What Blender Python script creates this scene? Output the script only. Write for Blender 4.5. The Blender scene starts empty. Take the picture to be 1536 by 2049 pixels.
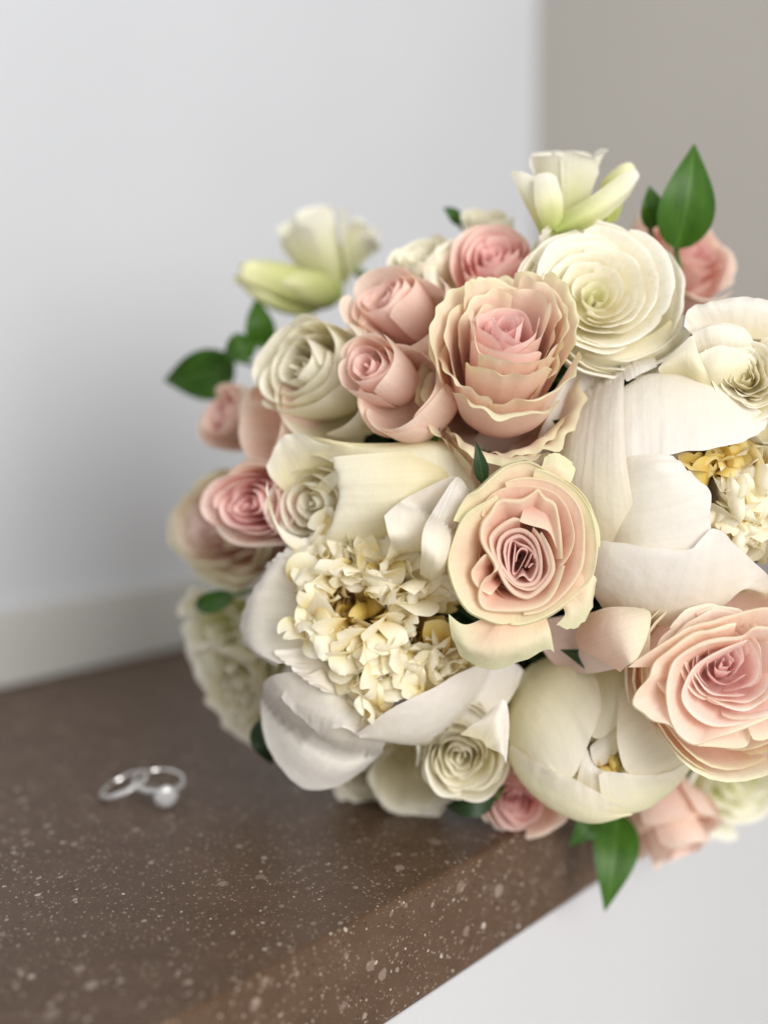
import bpy, math, random
import numpy as np
from mathutils import Vector

S = bpy.context.scene
COL = S.collection

# ------------------------------------------------------------------ camera
FPX = 2960.0                       # focal length in photo pixels (photo 1536 x 2049)
CU, CV = 768.0, 1024.5
CAM_H = 0.17                       # camera height above the counter top (z = 0)
PITCH = math.atan((CV - 770.0) / FPX)
RIGHT = np.array([1.0, 0.0, 0.0])
FWD = np.array([0.0, math.cos(PITCH), -math.sin(PITCH)])
UP = np.array([0.0, math.sin(PITCH), math.cos(PITCH)])
CAMP = np.array([0.0, 0.0, CAM_H])
FOCUS = 0.492
cam = bpy.data.cameras.new('camera')
cam.sensor_fit = 'VERTICAL'
cam.sensor_height = 36.0
cam.sensor_width = 27.0
cam.lens = FPX / 2049.0 * 36.0
cam.clip_start = 0.01
cam.clip_end = 50
cam.dof.use_dof = True
cam.dof.focus_distance = FOCUS
cam.dof.aperture_fstop = 3.6
co = bpy.data.objects.new('camera', cam)
COL.objects.link(co)
co.location = CAMP
co.rotation_euler = (math.pi / 2 - PITCH, 0, 0)
S.camera = co

# ------------------------------------------------------------------ light
W = bpy.data.worlds.new('World')
S.world = W
W.use_nodes = True
bg = W.node_tree.nodes['Background']
bg.inputs[0].default_value = (1.0, 0.985, 0.965, 1)
bg.inputs[1].default_value = 0.60


def area_light(name, loc, target, size, size_y, power, color):
    l = bpy.data.lights.new(name, 'AREA')
    l.shape = 'RECTANGLE'
    l.size = size
    l.size_y = size_y
    l.energy = power
    l.color = color
    o = bpy.data.objects.new(name, l)
    COL.objects.link(o)
    o.location = loc
    o.rotation_euler = (Vector(target) - Vector(loc)).to_track_quat('-Z', 'Y').to_euler()
    return o


area_light('window_light', (1.50, -2.35, 1.05), (0.05, 0.62, 0.1), 1.9, 1.9, 104.0, (1.0, 0.985, 0.96))

S.view_settings.view_transform = 'Standard'
S.view_settings.look = 'None'
S.view_settings.exposure = 0.28
S.view_settings.gamma = 1.0
S.render.engine = 'CYCLES'
S.cycles.use_denoising = True
S.cycles.max_bounces = 10
S.cycles.diffuse_bounces = 7
S.cycles.transmission_bounces = 8
S.cycles.sample_clamp_indirect = 6.0
S.cycles.caustics_reflective = False
S.cycles.caustics_refractive = False


# ------------------------------------------------------------------ helpers
def P(u, v, d):
    """world point seen at photo pixel (u, v) at depth d (numpy arrays allowed)"""
    u = np.asarray(u, float)[..., None]
    v = np.asarray(v, float)[..., None]
    d = np.asarray(d, float)[..., None]
    return CAMP + d * (FWD + (u - CU) / FPX * RIGHT - (v - CV) / FPX * UP)


def unit(a):
    a = np.asarray(a, float)
    return a / np.linalg.norm(a)


BC = (1060.0, 1000.0)              # centre of the bouquet dome
BR, BD = 0.130, 0.612


def dome(u, v):
    m = BD / FPX
    r2 = ((u - BC[0]) * m) ** 2 + ((v - BC[1]) * m) ** 2
    return BD - math.sqrt(max(BR * BR - r2, 0.0))


BCW = P(BC[0], BC[1], BD)
BIND = BCW + np.array([0.10, 0.11, 0.0])      # where the stems are tied

FACES = {}


def grid_faces(n, m):
    k = (n, m)
    if k not in FACES:
        i = np.arange(n - 1)[:, None] * m + np.arange(m - 1)[None, :]
        FACES[k] = np.stack([i, i + 1, i + m + 1, i + m], -1).reshape(-1, 4)
    return FACES[k]


def build_mesh(name, V, F, mat, uv=None, q=None, smooth=True):
    me = bpy.data.meshes.new(name)
    V = np.ascontiguousarray(V, np.float32).reshape(-1, 3)
    if isinstance(F, np.ndarray) and F.ndim == 2:
        nf, k = F.shape
        me.vertices.add(len(V))
        me.vertices.foreach_set('co', V.ravel())
        me.loops.add(nf * k)
        me.loops.foreach_set('vertex_index', F.astype(np.int32).ravel())
        me.polygons.add(nf)
        me.polygons.foreach_set('loop_start', np.arange(0, nf * k, k, dtype=np.int32))
        me.update(calc_edges=True)
        if uv is not None:
            ul = me.uv_layers.new(name='UVMap')
            ul.data.foreach_set('uv', np.ascontiguousarray(uv.reshape(-1, 2)[F.ravel()], np.float32).ravel())
    else:
        me.from_pydata(V.tolist(), [], F)
    if q is not None:
        a = me.attributes.new('q', 'FLOAT', 'POINT')
        a.data.foreach_set('value', np.full(len(V), q, np.float32))
    me.polygons.foreach_set('use_smooth', np.full(len(me.polygons), smooth))
    me.materials.append(mat)
    return me


def link(name, me, parent=None):
    o = bpy.data.objects.new(name, me)
    COL.objects.link(o)
    if parent is not None:
        o.parent = parent
    return o


def thing(name, label, cat, loc, group=None):
    o = bpy.data.objects.new(name, None)
    COL.objects.link(o)
    o.empty_display_size = 0.01
    o.location = loc
    o['label'] = label
    o['category'] = cat
    if group:
        o['group'] = group
    return o


def tube(pts, radii, n=8):
    pts = np.asarray(pts, float)
    V = []
    for i, p in enumerate(pts):
        a = pts[max(i - 1, 0)]
        b = pts[min(i + 1, len(pts) - 1)]
        t = unit(b - a)
        x = unit(np.cross(t, [0.31, 0.2, 0.93]))
        y = np.cross(t, x)
        for k in range(n):
            w = 2 * math.pi * k / n
            V.append(p + radii[i] * (math.cos(w) * x + math.sin(w) * y))
    F = []
    for i in range(len(pts) - 1):
        for k in range(n):
            F.append((i * n + k, i * n + (k + 1) % n, (i + 1) * n + (k + 1) % n, (i + 1) * n + k))
    return np.array(V), np.array(F)


def cr(C, n, axis):
    """Catmull-Rom resampling of control array C along an axis to n samples"""
    C = np.moveaxis(np.asarray(C, float), axis, 0)
    m = len(C)
    if m == 2:
        t = np.linspace(0, 1, n).reshape((n,) + (1,) * (C.ndim - 1))
        out = C[0] * (1 - t) + C[1] * t
        return np.moveaxis(out, 0, axis)
    x = np.linspace(0, m - 1, n)
    i = np.minimum(x.astype(int), m - 2)
    f = (x - i).reshape((n,) + (1,) * (C.ndim - 1))
    E = np.concatenate([2 * C[:1] - C[1:2], C, 2 * C[-1:] - C[-2:-1]])
    p0, p1, p2, p3 = E[i], E[i + 1], E[i + 2], E[i + 3]
    out = 0.5 * (2 * p1 + (p2 - p0) * f + (2 * p0 - 5 * p1 + 4 * p2 - p3) * f * f + (3 * p1 - p0 - 3 * p2 + p3) * f ** 3)
    return np.moveaxis(out, 0, axis)


def wav(rng, s, t, fs, ft, k=4):
    o = 0
    for j in range(k):
        o = o + rng.uniform(.5, 1) * np.sin(s * rng.uniform(.4, 1.2) * fs + t * rng.uniform(-1, 1) * ft + rng.uniform(0, 6.28))
    return o / k


# ------------------------------------------------------------------ materials
def new_mat(name):
    m = bpy.data.materials.new(name)
    m.use_nodes = True
    nt = m.node_tree
    nt.nodes.clear()
    return m, nt, nt.nodes, nt.links


def ramp(nodes, stops):
    r = nodes.new('ShaderNodeValToRGB')
    r.color_ramp.interpolation = 'B_SPLINE' if len(stops) > 2 else 'LINEAR'
    e = r.color_ramp.elements
    while len(e) > 1:
        e.remove(e[-1])
    for i, (p, c) in enumerate(stops):
        x = e[0] if i == 0 else e.new(p)
        x.position = p
        x.color = (*c, 1)
    return r


def petal_mat(name, inner, outer, trans=0.36, blotch=None, bump=0.10, rough=0.55, veinmix=0.03, vs=(26, 1.6)):
    """inner/outer: colour stops base -> rim for the innermost / outermost petals"""
    m, nt, N, L = new_mat(name)
    out = N.new('ShaderNodeOutputMaterial')
    uv = N.new('ShaderNodeUVMap')
    uv.uv_map = 'UVMap'
    sep = N.new('ShaderNodeSeparateXYZ')
    L.new(uv.outputs[0], sep.inputs[0])
    geo = N.new('ShaderNodeTexCoord')
    nz = N.new('ShaderNodeTexNoise')
    nz.inputs['Scale'].default_value = 90
    nz.inputs['Detail'].default_value = 3
    L.new(geo.outputs['Object'], nz.inputs['Vector'])
    # wobble the gradient so that rim colour has an uneven border
    ma = N.new('ShaderNodeMath')
    ma.operation = 'MULTIPLY_ADD'
    L.new(nz.outputs['Fac'], ma.inputs[0])
    ma.inputs[1].default_value = 0.22
    ad = N.new('ShaderNodeMath')
    ad.operation = 'SUBTRACT'
    L.new(sep.outputs['Y'], ad.inputs[0])
    ad.inputs[1].default_value = 0.11
    L.new(ad.outputs[0], ma.inputs[2])
    r1 = ramp(N, inner)
    r2 = ramp(N, outer)
    L.new(ma.outputs[0], r1.inputs[0])
    L.new(ma.outputs[0], r2.inputs[0])
    qa = N.new('ShaderNodeAttribute')
    qa.attribute_name = 'q'
    mx = N.new('ShaderNodeMix')
    mx.data_type = 'RGBA'
    L.new(qa.outputs['Fac'], mx.inputs[0])
    L.new(r1.outputs[0], mx.inputs[6])
    L.new(r2.outputs[0], mx.inputs[7])
    col = mx.outputs[2]
    if blotch:
        n2 = N.new('ShaderNodeTexNoise')
        n2.inputs['Scale'].default_value = 42
        n2.inputs['Detail'].default_value = 4
        L.new(geo.outputs['Object'], n2.inputs['Vector'])
        rr = ramp(N, [(0.5, (0, 0, 0)), (0.72, (1, 1, 1))])
        L.new(n2.outputs['Fac'], rr.inputs[0])
        mm = N.new('ShaderNodeMath')
        mm.operation = 'MULTIPLY'
        mm.inputs[1].default_value = 0.45
        L.new(rr.outputs[0], mm.inputs[0])
        mb = N.new('ShaderNodeMix')
        mb.data_type = 'RGBA'
        L.new(mm.outputs[0], mb.inputs[0])
        L.new(col, mb.inputs[6])
        mb.inputs[7].default_value = (*blotch, 1)
        col = mb.outputs[2]
    # veins: noise stretched from base to rim
    mp = N.new('ShaderNodeMapping')
    mp.inputs['Scale'].default_value = (vs[0], vs[1], 1)
    L.new(uv.outputs[0], mp.inputs['Vector'])
    vn = N.new('ShaderNodeTexNoise')
    vn.inputs['Scale'].default_value = 1.0
    vn.inputs['Detail'].default_value = 3
    vn.inputs['Distortion'].default_value = 0.3
    L.new(mp.outputs[0], vn.inputs['Vector'])
    hv = N.new('ShaderNodeMix')
    hv.data_type = 'RGBA'
    hv.blend_type = 'MULTIPLY'
    hv.inputs[0].default_value = 1
    vr = ramp(N, [(0.25, (1 - veinmix * 1.6, 1 - veinmix * 1.9, 1 - veinmix * 2.4)), (0.62, (1, 1, 1))])
    L.new(vn.outputs['Fac'], vr.inputs[0])
    L.new(col, hv.inputs[6])
    L.new(vr.outputs[0], hv.inputs[7])
    col = hv.outputs[2]
    bp = N.new('ShaderNodeBump')
    bp.inputs['Strength'].default_value = bump
    bp.inputs['Distance'].default_value = 0.0012
    L.new(vn.outputs['Fac'], bp.inputs['Height'])
    n3 = N.new('ShaderNodeTexNoise')
    n3.inputs['Scale'].default_value = 170
    n3.inputs['Detail'].default_value = 2
    L.new(geo.outputs['Object'], n3.inputs['Vector'])
    b2 = N.new('ShaderNodeBump')
    b2.inputs['Strength'].default_value = 0.22
    b2.inputs['Distance'].default_value = 0.002
    L.new(n3.outputs['Fac'], b2.inputs['Height'])
    L.new(b2.outputs[0], bp.inputs['Normal'])
    pr = N.new('ShaderNodeBsdfPrincipled')
    pr.inputs['Roughness'].default_value = rough
    pr.inputs['Specular IOR Level'].default_value = 0.25
    pr.inputs['Sheen Weight'].default_value = 0.12
    pr.inputs['Sheen Roughness'].default_value = 0.5
    L.new(col, pr.inputs['Base Color'])
    L.new(bp.outputs[0], pr.inputs['Normal'])
    tr = N.new('ShaderNodeBsdfTranslucent')
    gm = N.new('ShaderNodeGamma')
    gm.inputs[1].default_value = 1.45
    L.new(col, gm.inputs[0])
    L.new(gm.outputs[0], tr.inputs['Color'])
    L.new(bp.outputs[0], tr.inputs['Normal'])
    ms = N.new('ShaderNodeMixShader')
    ms.inputs[0].default_value = trans
    L.new(pr.outputs[0], ms.inputs[1])
    L.new(tr.outputs[0], ms.inputs[2])
    L.new(ms.outputs[0], out.inputs[0])
    return m


def leaf_mat(name, c1, c2, vein):
    m, nt, N, L = new_mat(name)
    out = N.new('ShaderNodeOutputMaterial')
    uv = N.new('ShaderNodeUVMap')
    uv.uv_map = 'UVMap'
    mp = N.new('ShaderNodeMapping')
    mp.inputs['Scale'].default_value = (30, 1.5, 1)
    L.new(uv.outputs[0], mp.inputs['Vector'])
    vn = N.new('ShaderNodeTexNoise')
    vn.inputs['Scale'].default_value = 1
    L.new(mp.outputs[0], vn.inputs['Vector'])
    r = ramp(N, [(0.35, c1), (0.65, c2)])
    L.new(vn.outputs['Fac'], r.inputs[0])
    sep = N.new('ShaderNodeSeparateXYZ')
    L.new(uv.outputs[0], sep.inputs[0])
    a = N.new('ShaderNodeMath')
    a.operation = 'SUBTRACT'
    L.new(sep.outputs['X'], a.inputs[0])
    a.inputs[1].default_value = 0.5
    b = N.new('ShaderNodeMath')
    b.operation = 'ABSOLUTE'
    L.new(a.outputs[0], b.inputs[0])
    rv = ramp(N, [(0.0, (1, 1, 1)), (0.05, (0, 0, 0))])
    L.new(b.outputs[0], rv.inputs[0])
    mx = N.new('ShaderNodeMix')
    mx.data_type = 'RGBA'
    L.new(rv.outputs[0], mx.inputs[0])
    L.new(r.outputs[0], mx.inputs[6])
    mx.inputs[7].default_value = (*vein, 1)
    wv = N.new('ShaderNodeMath')
    wv.operation = 'MULTIPLY_ADD'
    L.new(b.outputs[0], wv.inputs[0])
    wv.inputs[1].default_value = -1.3
    L.new(sep.outputs['Y'], wv.inputs[2])
    w2 = N.new('ShaderNodeMath')
    w2.operation = 'PINGPONG'
    L.new(wv.outputs[0], w2.inputs[0])
    w2.inputs[1].default_value = 0.045
    rs = ramp(N, [(0.0, (0.55, 0.55, 0.55)), (0.012, (0, 0, 0))])
    L.new(w2.outputs[0], rs.inputs[0])
    mv = N.new('ShaderNodeMix')
    mv.data_type = 'RGBA'
    L.new(rs.outputs[0], mv.inputs[0])
    L.new(mx.outputs[2], mv.inputs[6])
    mv.inputs[7].default_value = (*vein, 1)
    bl = N.new('ShaderNodeTexNoise')
    bl.inputs['Scale'].default_value = 3.0
    L.new(uv.outputs[0], bl.inputs['Vector'])
    rb = ramp(N, [(0.35, (0.72, 0.78, 0.7)), (0.65, (1.12, 1.05, 1.0))])
    L.new(bl.outputs['Fac'], rb.inputs[0])
    mx = N.new('ShaderNodeMix')
    mx.data_type = 'RGBA'
    mx.blend_type = 'MULTIPLY'
    mx.inputs[0].default_value = 1
    L.new(mv.outputs[2], mx.inputs[6])
    L.new(rb.outputs[0], mx.inputs[7])
    pr = N.new('ShaderNodeBsdfPrincipled')
    pr.inputs['Roughness'].default_value = 0.42
    pr.inputs['Specular IOR Level'].default_value = 0.35
    L.new(mx.outputs[2], pr.inputs['Base Color'])
    bp = N.new('ShaderNodeBump')
    bp.inputs['Strength'].default_value = 0.2
    bp.inputs['Distance'].default_value = 0.001
    L.new(vn.outputs['Fac'], bp.inputs['Height'])
    L.new(bp.outputs[0], pr.inputs['Normal'])
    tr = N.new('ShaderNodeBsdfTranslucent')
    L.new(mx.outputs[2], tr.inputs['Color'])
    ms = N.new('ShaderNodeMixShader')
    ms.inputs[0].default_value = 0.25
    L.new(pr.outputs[0], ms.inputs[1])
    L.new(tr.outputs[0], ms.inputs[2])
    L.new(ms.outputs[0], out.inputs[0])
    return m


def wall_mat(name, c, var=0.02, rough=0.6):
    m, nt, N, L = new_mat(name)
    out = N.new('ShaderNodeOutputMaterial')
    tc = N.new('ShaderNodeTexCoord')
    n = N.new('ShaderNodeTexNoise')
    n.inputs['Scale'].default_value = 5
    L.new(tc.outputs['Object'], n.inputs['Vector'])
    r = ramp(N, [(0.3, tuple(x * (1 - var) for x in c)), (0.7, tuple(min(1, x * (1 + var)) for x in c))])
    L.new(n.outputs['Fac'], r.inputs[0])
    n2 = N.new('ShaderNodeTexNoise')
    n2.inputs['Scale'].default_value = 260
    L.new(tc.outputs['Object'], n2.inputs['Vector'])
    bp = N.new('ShaderNodeBump')
    bp.inputs['Strength'].default_value = 0.06
    bp.inputs['Distance'].default_value = 0.002
    L.new(n2.outputs['Fac'], bp.inputs['Height'])
    pr = N.new('ShaderNodeBsdfPrincipled')
    pr.inputs['Roughness'].default_value = rough
    pr.inputs['Specular IOR Level'].default_value = 0.3
    L.new(r.outputs[0], pr.inputs['Base Color'])
    L.new(bp.outputs[0], pr.inputs['Normal'])
    L.new(pr.outputs[0], out.inputs[0])
    return m


def stone_mat():
    m, nt, N, L = new_mat('brown_speckled_stone')
    out = N.new('ShaderNodeOutputMaterial')
    tc = N.new('ShaderNodeTexCoord')
    dn = N.new('ShaderNodeTexNoise')
    dn.inputs['Scale'].default_value = 320
    dn.inputs['Detail'].default_value = 2
    L.new(tc.outputs['Object'], dn.inputs['Vector'])
    wob = N.new('ShaderNodeVectorMath')
    wob.operation = 'MULTIPLY_ADD'
    L.new(dn.outputs['Color'], wob.inputs[0])
    wob.inputs[1].default_value = (0.0016,) * 3
    L.new(tc.outputs['Object'], wob.inputs[2])
    big = N.new('ShaderNodeTexNoise')
    big.inputs['Scale'].default_value = 60
    big.inputs['Detail'].default_value = 5
    mpb = N.new('ShaderNodeMapping')
    mpb.inputs['Scale'].default_value = (0.5, 1.0, 1.6)
    mpb.inputs['Rotation'].default_value = (0, 0, 0.5)
    L.new(tc.outputs['Object'], mpb.inputs['Vector'])
    L.new(mpb.outputs[0], big.inputs['Vector'])
    base = ramp(N, [(0.3, (0.076, 0.044, 0.026)), (0.5, (0.087, 0.051, 0.031)), (0.72, (0.102, 0.062, 0.040))])
    L.new(big.outputs['Fac'], base.inputs[0])
    col = base.outputs[0]

    def chips(col, scale, size, pick, stops, fac, stretch):
        mp = N.new('ShaderNodeMapping')
        mp.inputs['Scale'].default_value = stretch
        mp.inputs['Rotation'].default_value = (0.3, 0.2, scale * 0.01)
        L.new(wob.outputs[0], mp.inputs['Vector'])
        v = N.new('ShaderNodeTexVoronoi')
        v.inputs['Scale'].default_value = scale
        v.inputs['Randomness'].default_value = 1.0
        L.new(mp.outputs[0], v.inputs['Vector'])
        sp = N.new('ShaderNodeSeparateColor')
        L.new(v.outputs['Color'], sp.inputs[0])
        # per-cell size
        ms = N.new('ShaderNodeMath')
        ms.operation = 'MULTIPLY'
        L.new(sp.outputs[1], ms.inputs[0])
        ms.inputs[1].default_value = size
        lt = N.new('ShaderNodeMath')
        lt.operation = 'LESS_THAN'
        L.new(v.outputs['Distance'], lt.inputs[0])
        L.new(ms.outputs[0], lt.inputs[1])
        pk = N.new('ShaderNodeMath')
        pk.operation = 'LESS_THAN'
        L.new(sp.outputs[0], pk.inputs[0])
        pk.inputs[1].default_value = pick
        an = N.new('ShaderNodeMath')
        an.operation = 'MULTIPLY'
        L.new(lt.outputs[0], an.inputs[0])
        L.new(pk.outputs[0], an.inputs[1])
        fa = N.new('ShaderNodeMath')
        fa.operation = 'MULTIPLY'
        L.new(an.outputs[0], fa.inputs[0])
        fa.inputs[1].default_value = fac
        cr_ = ramp(N, stops)
        cr_.color_ramp.interpolation = 'LINEAR'
        L.new(sp.outputs[2], cr_.inputs[0])
        mx = N.new('ShaderNodeMix')
        mx.data_type = 'RGBA'
        L.new(fa.outputs[0], mx.inputs[0])
        L.new(col, mx.inputs[6])
        L.new(cr_.outputs[0], mx.inputs[7])
        return mx.outputs[2]

    tan = [(0.0, (0.17, 0.12, 0.09)), (0.5, (0.22, 0.17, 0.13)), (0.8, (0.32, 0.26, 0.20)), (1.0, (0.50, 0.46, 0.40))]
    col = chips(col, 170, 0.42, 0.16, [(0, (0.19, 0.13, 0.1)), (1, (0.30, 0.24, 0.19))], 0.75, (1, .6, 1))
    col = chips(col, 420, 0.46, 0.20, tan, 0.85, (1, .6, 1))
    col = chips(col, 1500, 0.5, 0.22, [(0, (0.15, 0.10, 0.07)), (0.7, (0.22, 0.16, 0.11)), (1, (0.42, 0.36, 0.30))], 0.8, (1, .6, 1))
    col = chips(col, 900, 0.48, 0.24, [(0, (0.24, 0.17, 0.11)), (0.7, (0.34, 0.27, 0.19)), (1, (0.62, 0.56, 0.48))], 0.85, (1.15, .6, 1))
    col = chips(col, 800, 0.50, 0.14, [(0, (0.03, 0.017, 0.013)), (1, (0.07, 0.04, 0.03))], 0.85, (1, .6, 1))
    pr = N.new('ShaderNodeBsdfPrincipled')
    L.new(col, pr.inputs['Base Color'])
    pr.inputs['Roughness'].default_value = 0.45
    pr.inputs['Specular IOR Level'].default_value = 0.2
    L.new(pr.outputs[0], out.inputs[0])
    return m


def simple_mat(name, c, rough=0.4, metal=0.0, trans=0.0, ior=1.5):
    m, nt, N, L = new_mat(name)
    out = N.new('ShaderNodeOutputMaterial')
    pr = N.new('ShaderNodeBsdfPrincipled')
    tc = N.new('ShaderNodeTexCoord')
    n = N.new('ShaderNodeTexNoise')
    n.inputs['Scale'].default_value = 400
    L.new(tc.outputs['Object'], n.inputs['Vector'])
    r = ramp(N, [(0.3, tuple(x * 0.92 for x in c)), (0.7, c)])
    L.new(n.outputs['Fac'], r.inputs[0])
    L.new(r.outputs[0], pr.inputs['Base Color'])
    pr.inputs['Roughness'].default_value = rough
    pr.inputs['Metallic'].default_value = metal
    pr.inputs['Transmission Weight'].default_value = trans
    pr.inputs['IOR'].default_value = ior
    L.new(pr.outputs[0], out.inputs[0])
    return m


CREAM = [(0.0, (0.80, 0.72, 0.42)), (0.45, (0.90, 0.85, 0.64)), (0.8, (0.93, 0.90, 0.77)), (1.0, (0.94, 0.91, 0.81))]
WHITE = [(0.0, (0.88, 0.80, 0.54)), (0.3, (0.88, 0.83, 0.71)), (0.7, (0.89, 0.85, 0.785)), (1.0, (0.90, 0.865, 0.82))]
M = {}
M['white_rose'] = petal_mat('white_rose_petal', CREAM, CREAM)
M['peony_guard'] = petal_mat('peony_guard_petal', WHITE, WHITE, trans=0.34, bump=0.28, veinmix=0.025, vs=(13, 1.1))
M['peony_core'] = petal_mat('peony_inner_petal', [(0.0, (0.82, 0.60, 0.12)), (0.3, (0.92, 0.78, 0.34)), (0.65, (0.96, 0.90, 0.66)), (1.0, (0.97, 0.93, 0.79))],
                            [(0.0, (0.82, 0.62, 0.14)), (0.25, (0.93, 0.82, 0.44)), (0.55, (0.96, 0.92, 0.74)), (1.0, (0.97, 0.95, 0.86))], trans=0.42, bump=0.05)
M['peony_gold'] = petal_mat('peony_golden_petal', [(0.0, (0.62, 0.38, 0.03)), (0.6, (0.78, 0.58, 0.12)), (1.0, (0.86, 0.74, 0.36))],
                            [(0.0, (0.62, 0.38, 0.03)), (0.6, (0.78, 0.58, 0.12)), (1.0, (0.86, 0.74, 0.36))], trans=0.35)
BUDC = [(0.0, (0.82, 0.79, 0.42)), (0.35, (0.91, 0.87, 0.58)), (0.7, (0.93, 0.89, 0.73)), (1.0, (0.93, 0.89, 0.78))]
M['peony_bud'] = petal_mat('peony_bud_petal', BUDC, BUDC, trans=0.40, bump=0.08, veinmix=0.02)
M['ranunculus'] = petal_mat('ranunculus_petal', [(0.0, (0.66, 0.70, 0.30)), (0.5, (0.88, 0.88, 0.62)), (1.0, (0.94, 0.93, 0.78))],
                            [(0.0, (0.92, 0.86, 0.62)), (0.5, (0.95, 0.92, 0.79)), (1.0, (0.96, 0.94, 0.87))], trans=.38)
M['blush'] = petal_mat('blush_rose_petal', [(0.0, (0.74, 0.42, 0.38)), (0.5, (0.84, 0.58, 0.52)), (1.0, (0.90, 0.70, 0.62))],
                       [(0.0, (0.84, 0.48, 0.34)), (0.4, (0.91, 0.68, 0.54)), (0.7, (0.88, 0.77, 0.58)), (1.0, (0.82, 0.80, 0.53))], trans=0.38)
BLO = [(0.0, (0.86, 0.56, 0.40)), (0.35, (0.90, 0.73, 0.54)), (0.6, (0.86, 0.79, 0.56)), (1.0, (0.80, 0.80, 0.52))]
M['blush_outer'] = petal_mat('blush_rose_outer_petal', BLO, BLO, trans=0.34, blotch=(0.74, 0.78, 0.46))
M['ruffled'] = petal_mat('ruffled_rose_petal', [(0.0, (0.88, 0.50, 0.50)), (0.5, (0.94, 0.66, 0.65)), (1.0, (0.96, 0.77, 0.74))],
                         [(0.0, (0.84, 0.58, 0.44)), (0.5, (0.91, 0.71, 0.60)), (0.84, (0.90, 0.77, 0.62)), (1.0, (0.83, 0.81, 0.54))], trans=0.38, bump=.06, veinmix=.02)
M['spray'] = petal_mat('spray_rose_petal', [(0.0, (0.84, 0.42, 0.42)), (0.5, (0.92, 0.62, 0.60)), (1.0, (0.95, 0.77, 0.72))],
                       [(0.0, (0.89, 0.66, 0.52)), (0.45, (0.94, 0.74, 0.63)), (0.85, (0.95, 0.80, 0.70)), (1.0, (0.94, 0.84, 0.73))], trans=0.42)
M['pink'] = petal_mat('pink_rose_petal', [(0.0, (0.95, 0.68, 0.68)), (0.5, (0.97, 0.79, 0.78)), (1.0, (0.98, 0.87, 0.85))],
                      [(0.0, (0.90, 0.66, 0.53)), (0.5, (0.94, 0.78, 0.67)), (0.8, (0.92, 0.83, 0.67)), (1.0, (0.86, 0.84, 0.60))], trans=0.38)
M['hotpink'] = petal_mat('deep_pink_rose_petal', [(0.0, (0.88, 0.40, 0.42)), (0.5, (0.94, 0.60, 0.60)), (1.0, (0.96, 0.76, 0.73))],
                         [(0.0, (0.92, 0.54, 0.47)), (0.6, (0.95, 0.68, 0.61)), (1.0, (0.93, 0.80, 0.67))], trans=0.38)
M['freesia'] = petal_mat('freesia_petal', [(0.0, (0.55, 0.58, 0.14)), (0.35, (0.80, 0.79, 0.48)), (0.7, (0.88, 0.87, 0.74)), (1.0, (0.90, 0.88, 0.80))],
                         [(0.0, (0.42, 0.52, 0.10)), (0.35, (0.78, 0.78, 0.42)), (0.7, (0.88, 0.86, 0.72)), (1.0, (0.90, 0.88, 0.80))])
M['freesia_bud'] = petal_mat('freesia_bud_skin', [(0.0, (0.42, 0.50, 0.10)), (0.6, (0.78, 0.79, 0.36)), (1.0, (0.92, 0.90, 0.66))],
                             [(0.0, (0.42, 0.50, 0.10)), (0.6, (0.78, 0.79, 0.36)), (1.0, (0.92, 0.90, 0.66))])
M['leaf'] = leaf_mat('ruscus_leaf', (0.030, 0.095, 0.012), (0.055, 0.15, 0.020), (0.10, 0.20, 0.05))
M['leaf_light'] = leaf_mat('bright_leaf', (0.032, 0.105, 0.006), (0.055, 0.155, 0.010), (0.09, 0.20, 0.03))
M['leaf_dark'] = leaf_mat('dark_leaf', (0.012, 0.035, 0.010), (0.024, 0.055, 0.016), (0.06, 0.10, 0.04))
M['stem'] = simple_mat('green_stem', (0.10, 0.19, 0.04), 0.5)
M['stone'] = stone_mat()
M['metal'] = simple_mat('polished_white_gold', (0.72, 0.70, 0.68), 0.12, 1.0)
M['gem'] = simple_mat('clear_diamond', (1, 1, 1), 0.0, 0.0, 0.6, 2.2)
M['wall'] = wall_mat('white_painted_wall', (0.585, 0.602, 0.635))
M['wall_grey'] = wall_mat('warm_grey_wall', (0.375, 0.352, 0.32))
M['upstand'] = wall_mat('off_white_upstand', (0.56, 0.555, 0.54), rough=0.4)
M['ledge'] = wall_mat('white_lower_surface', (0.535, 0.535, 0.552), rough=0.45)

# ------------------------------------------------------------------ setting
ANG = math.atan((2680.0 - CU) / FPX)                 # heading of the counter's edge
E = np.array([math.sin(ANG), math.cos(ANG), 0.0])    # along the edge, away from the camera
NRM = np.array([math.cos(ANG), -math.sin(ANG), 0.0])  # out of the front face, to the right


def on_counter(u, v, z=0.0):
    r = FWD + (u - CU) / FPX * RIGHT - (v - CV) / FPX * UP
    return CAMP + r * ((z - CAM_H) / r[2])


EDGE = on_counter(1000, 1690)                        # a point of the front edge
BACK = on_counter(0, 1372)                           # a point where counter meets wall
DEPTHC = float(np.dot(EDGE - BACK, NRM))             # counter depth
T = 0.0405


def prism(corners, z0, z1):
    V = [(*c[:2], z0) for c in corners] + [(*c[:2], z1) for c in corners]
    n = len(corners)
    F = [tuple(range(n - 1, -1, -1)), tuple(range(n, 2 * n))]
    F += [(i, (i + 1) % n, (i + 1) % n + n, i + n) for i in range(n)]
    return V, F


def boxobj(name, corners, z0, z1, mat, kind='structure', bevel=0.0, label=None):
    V, F = prism(corners, z0, z1)
    me = build_mesh(name, np.array(V), F, mat, smooth=False)
    o = link(name, me)
    o['kind'] = kind
    if label:
        o['label'] = label
    if bevel:
        b = o.modifiers.new('bevel', 'BEVEL')
        b.width = bevel
        b.segments = 3
        b.limit_method = 'ANGLE'
    return o


eb = float(np.dot(BACK - EDGE, E))
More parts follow.
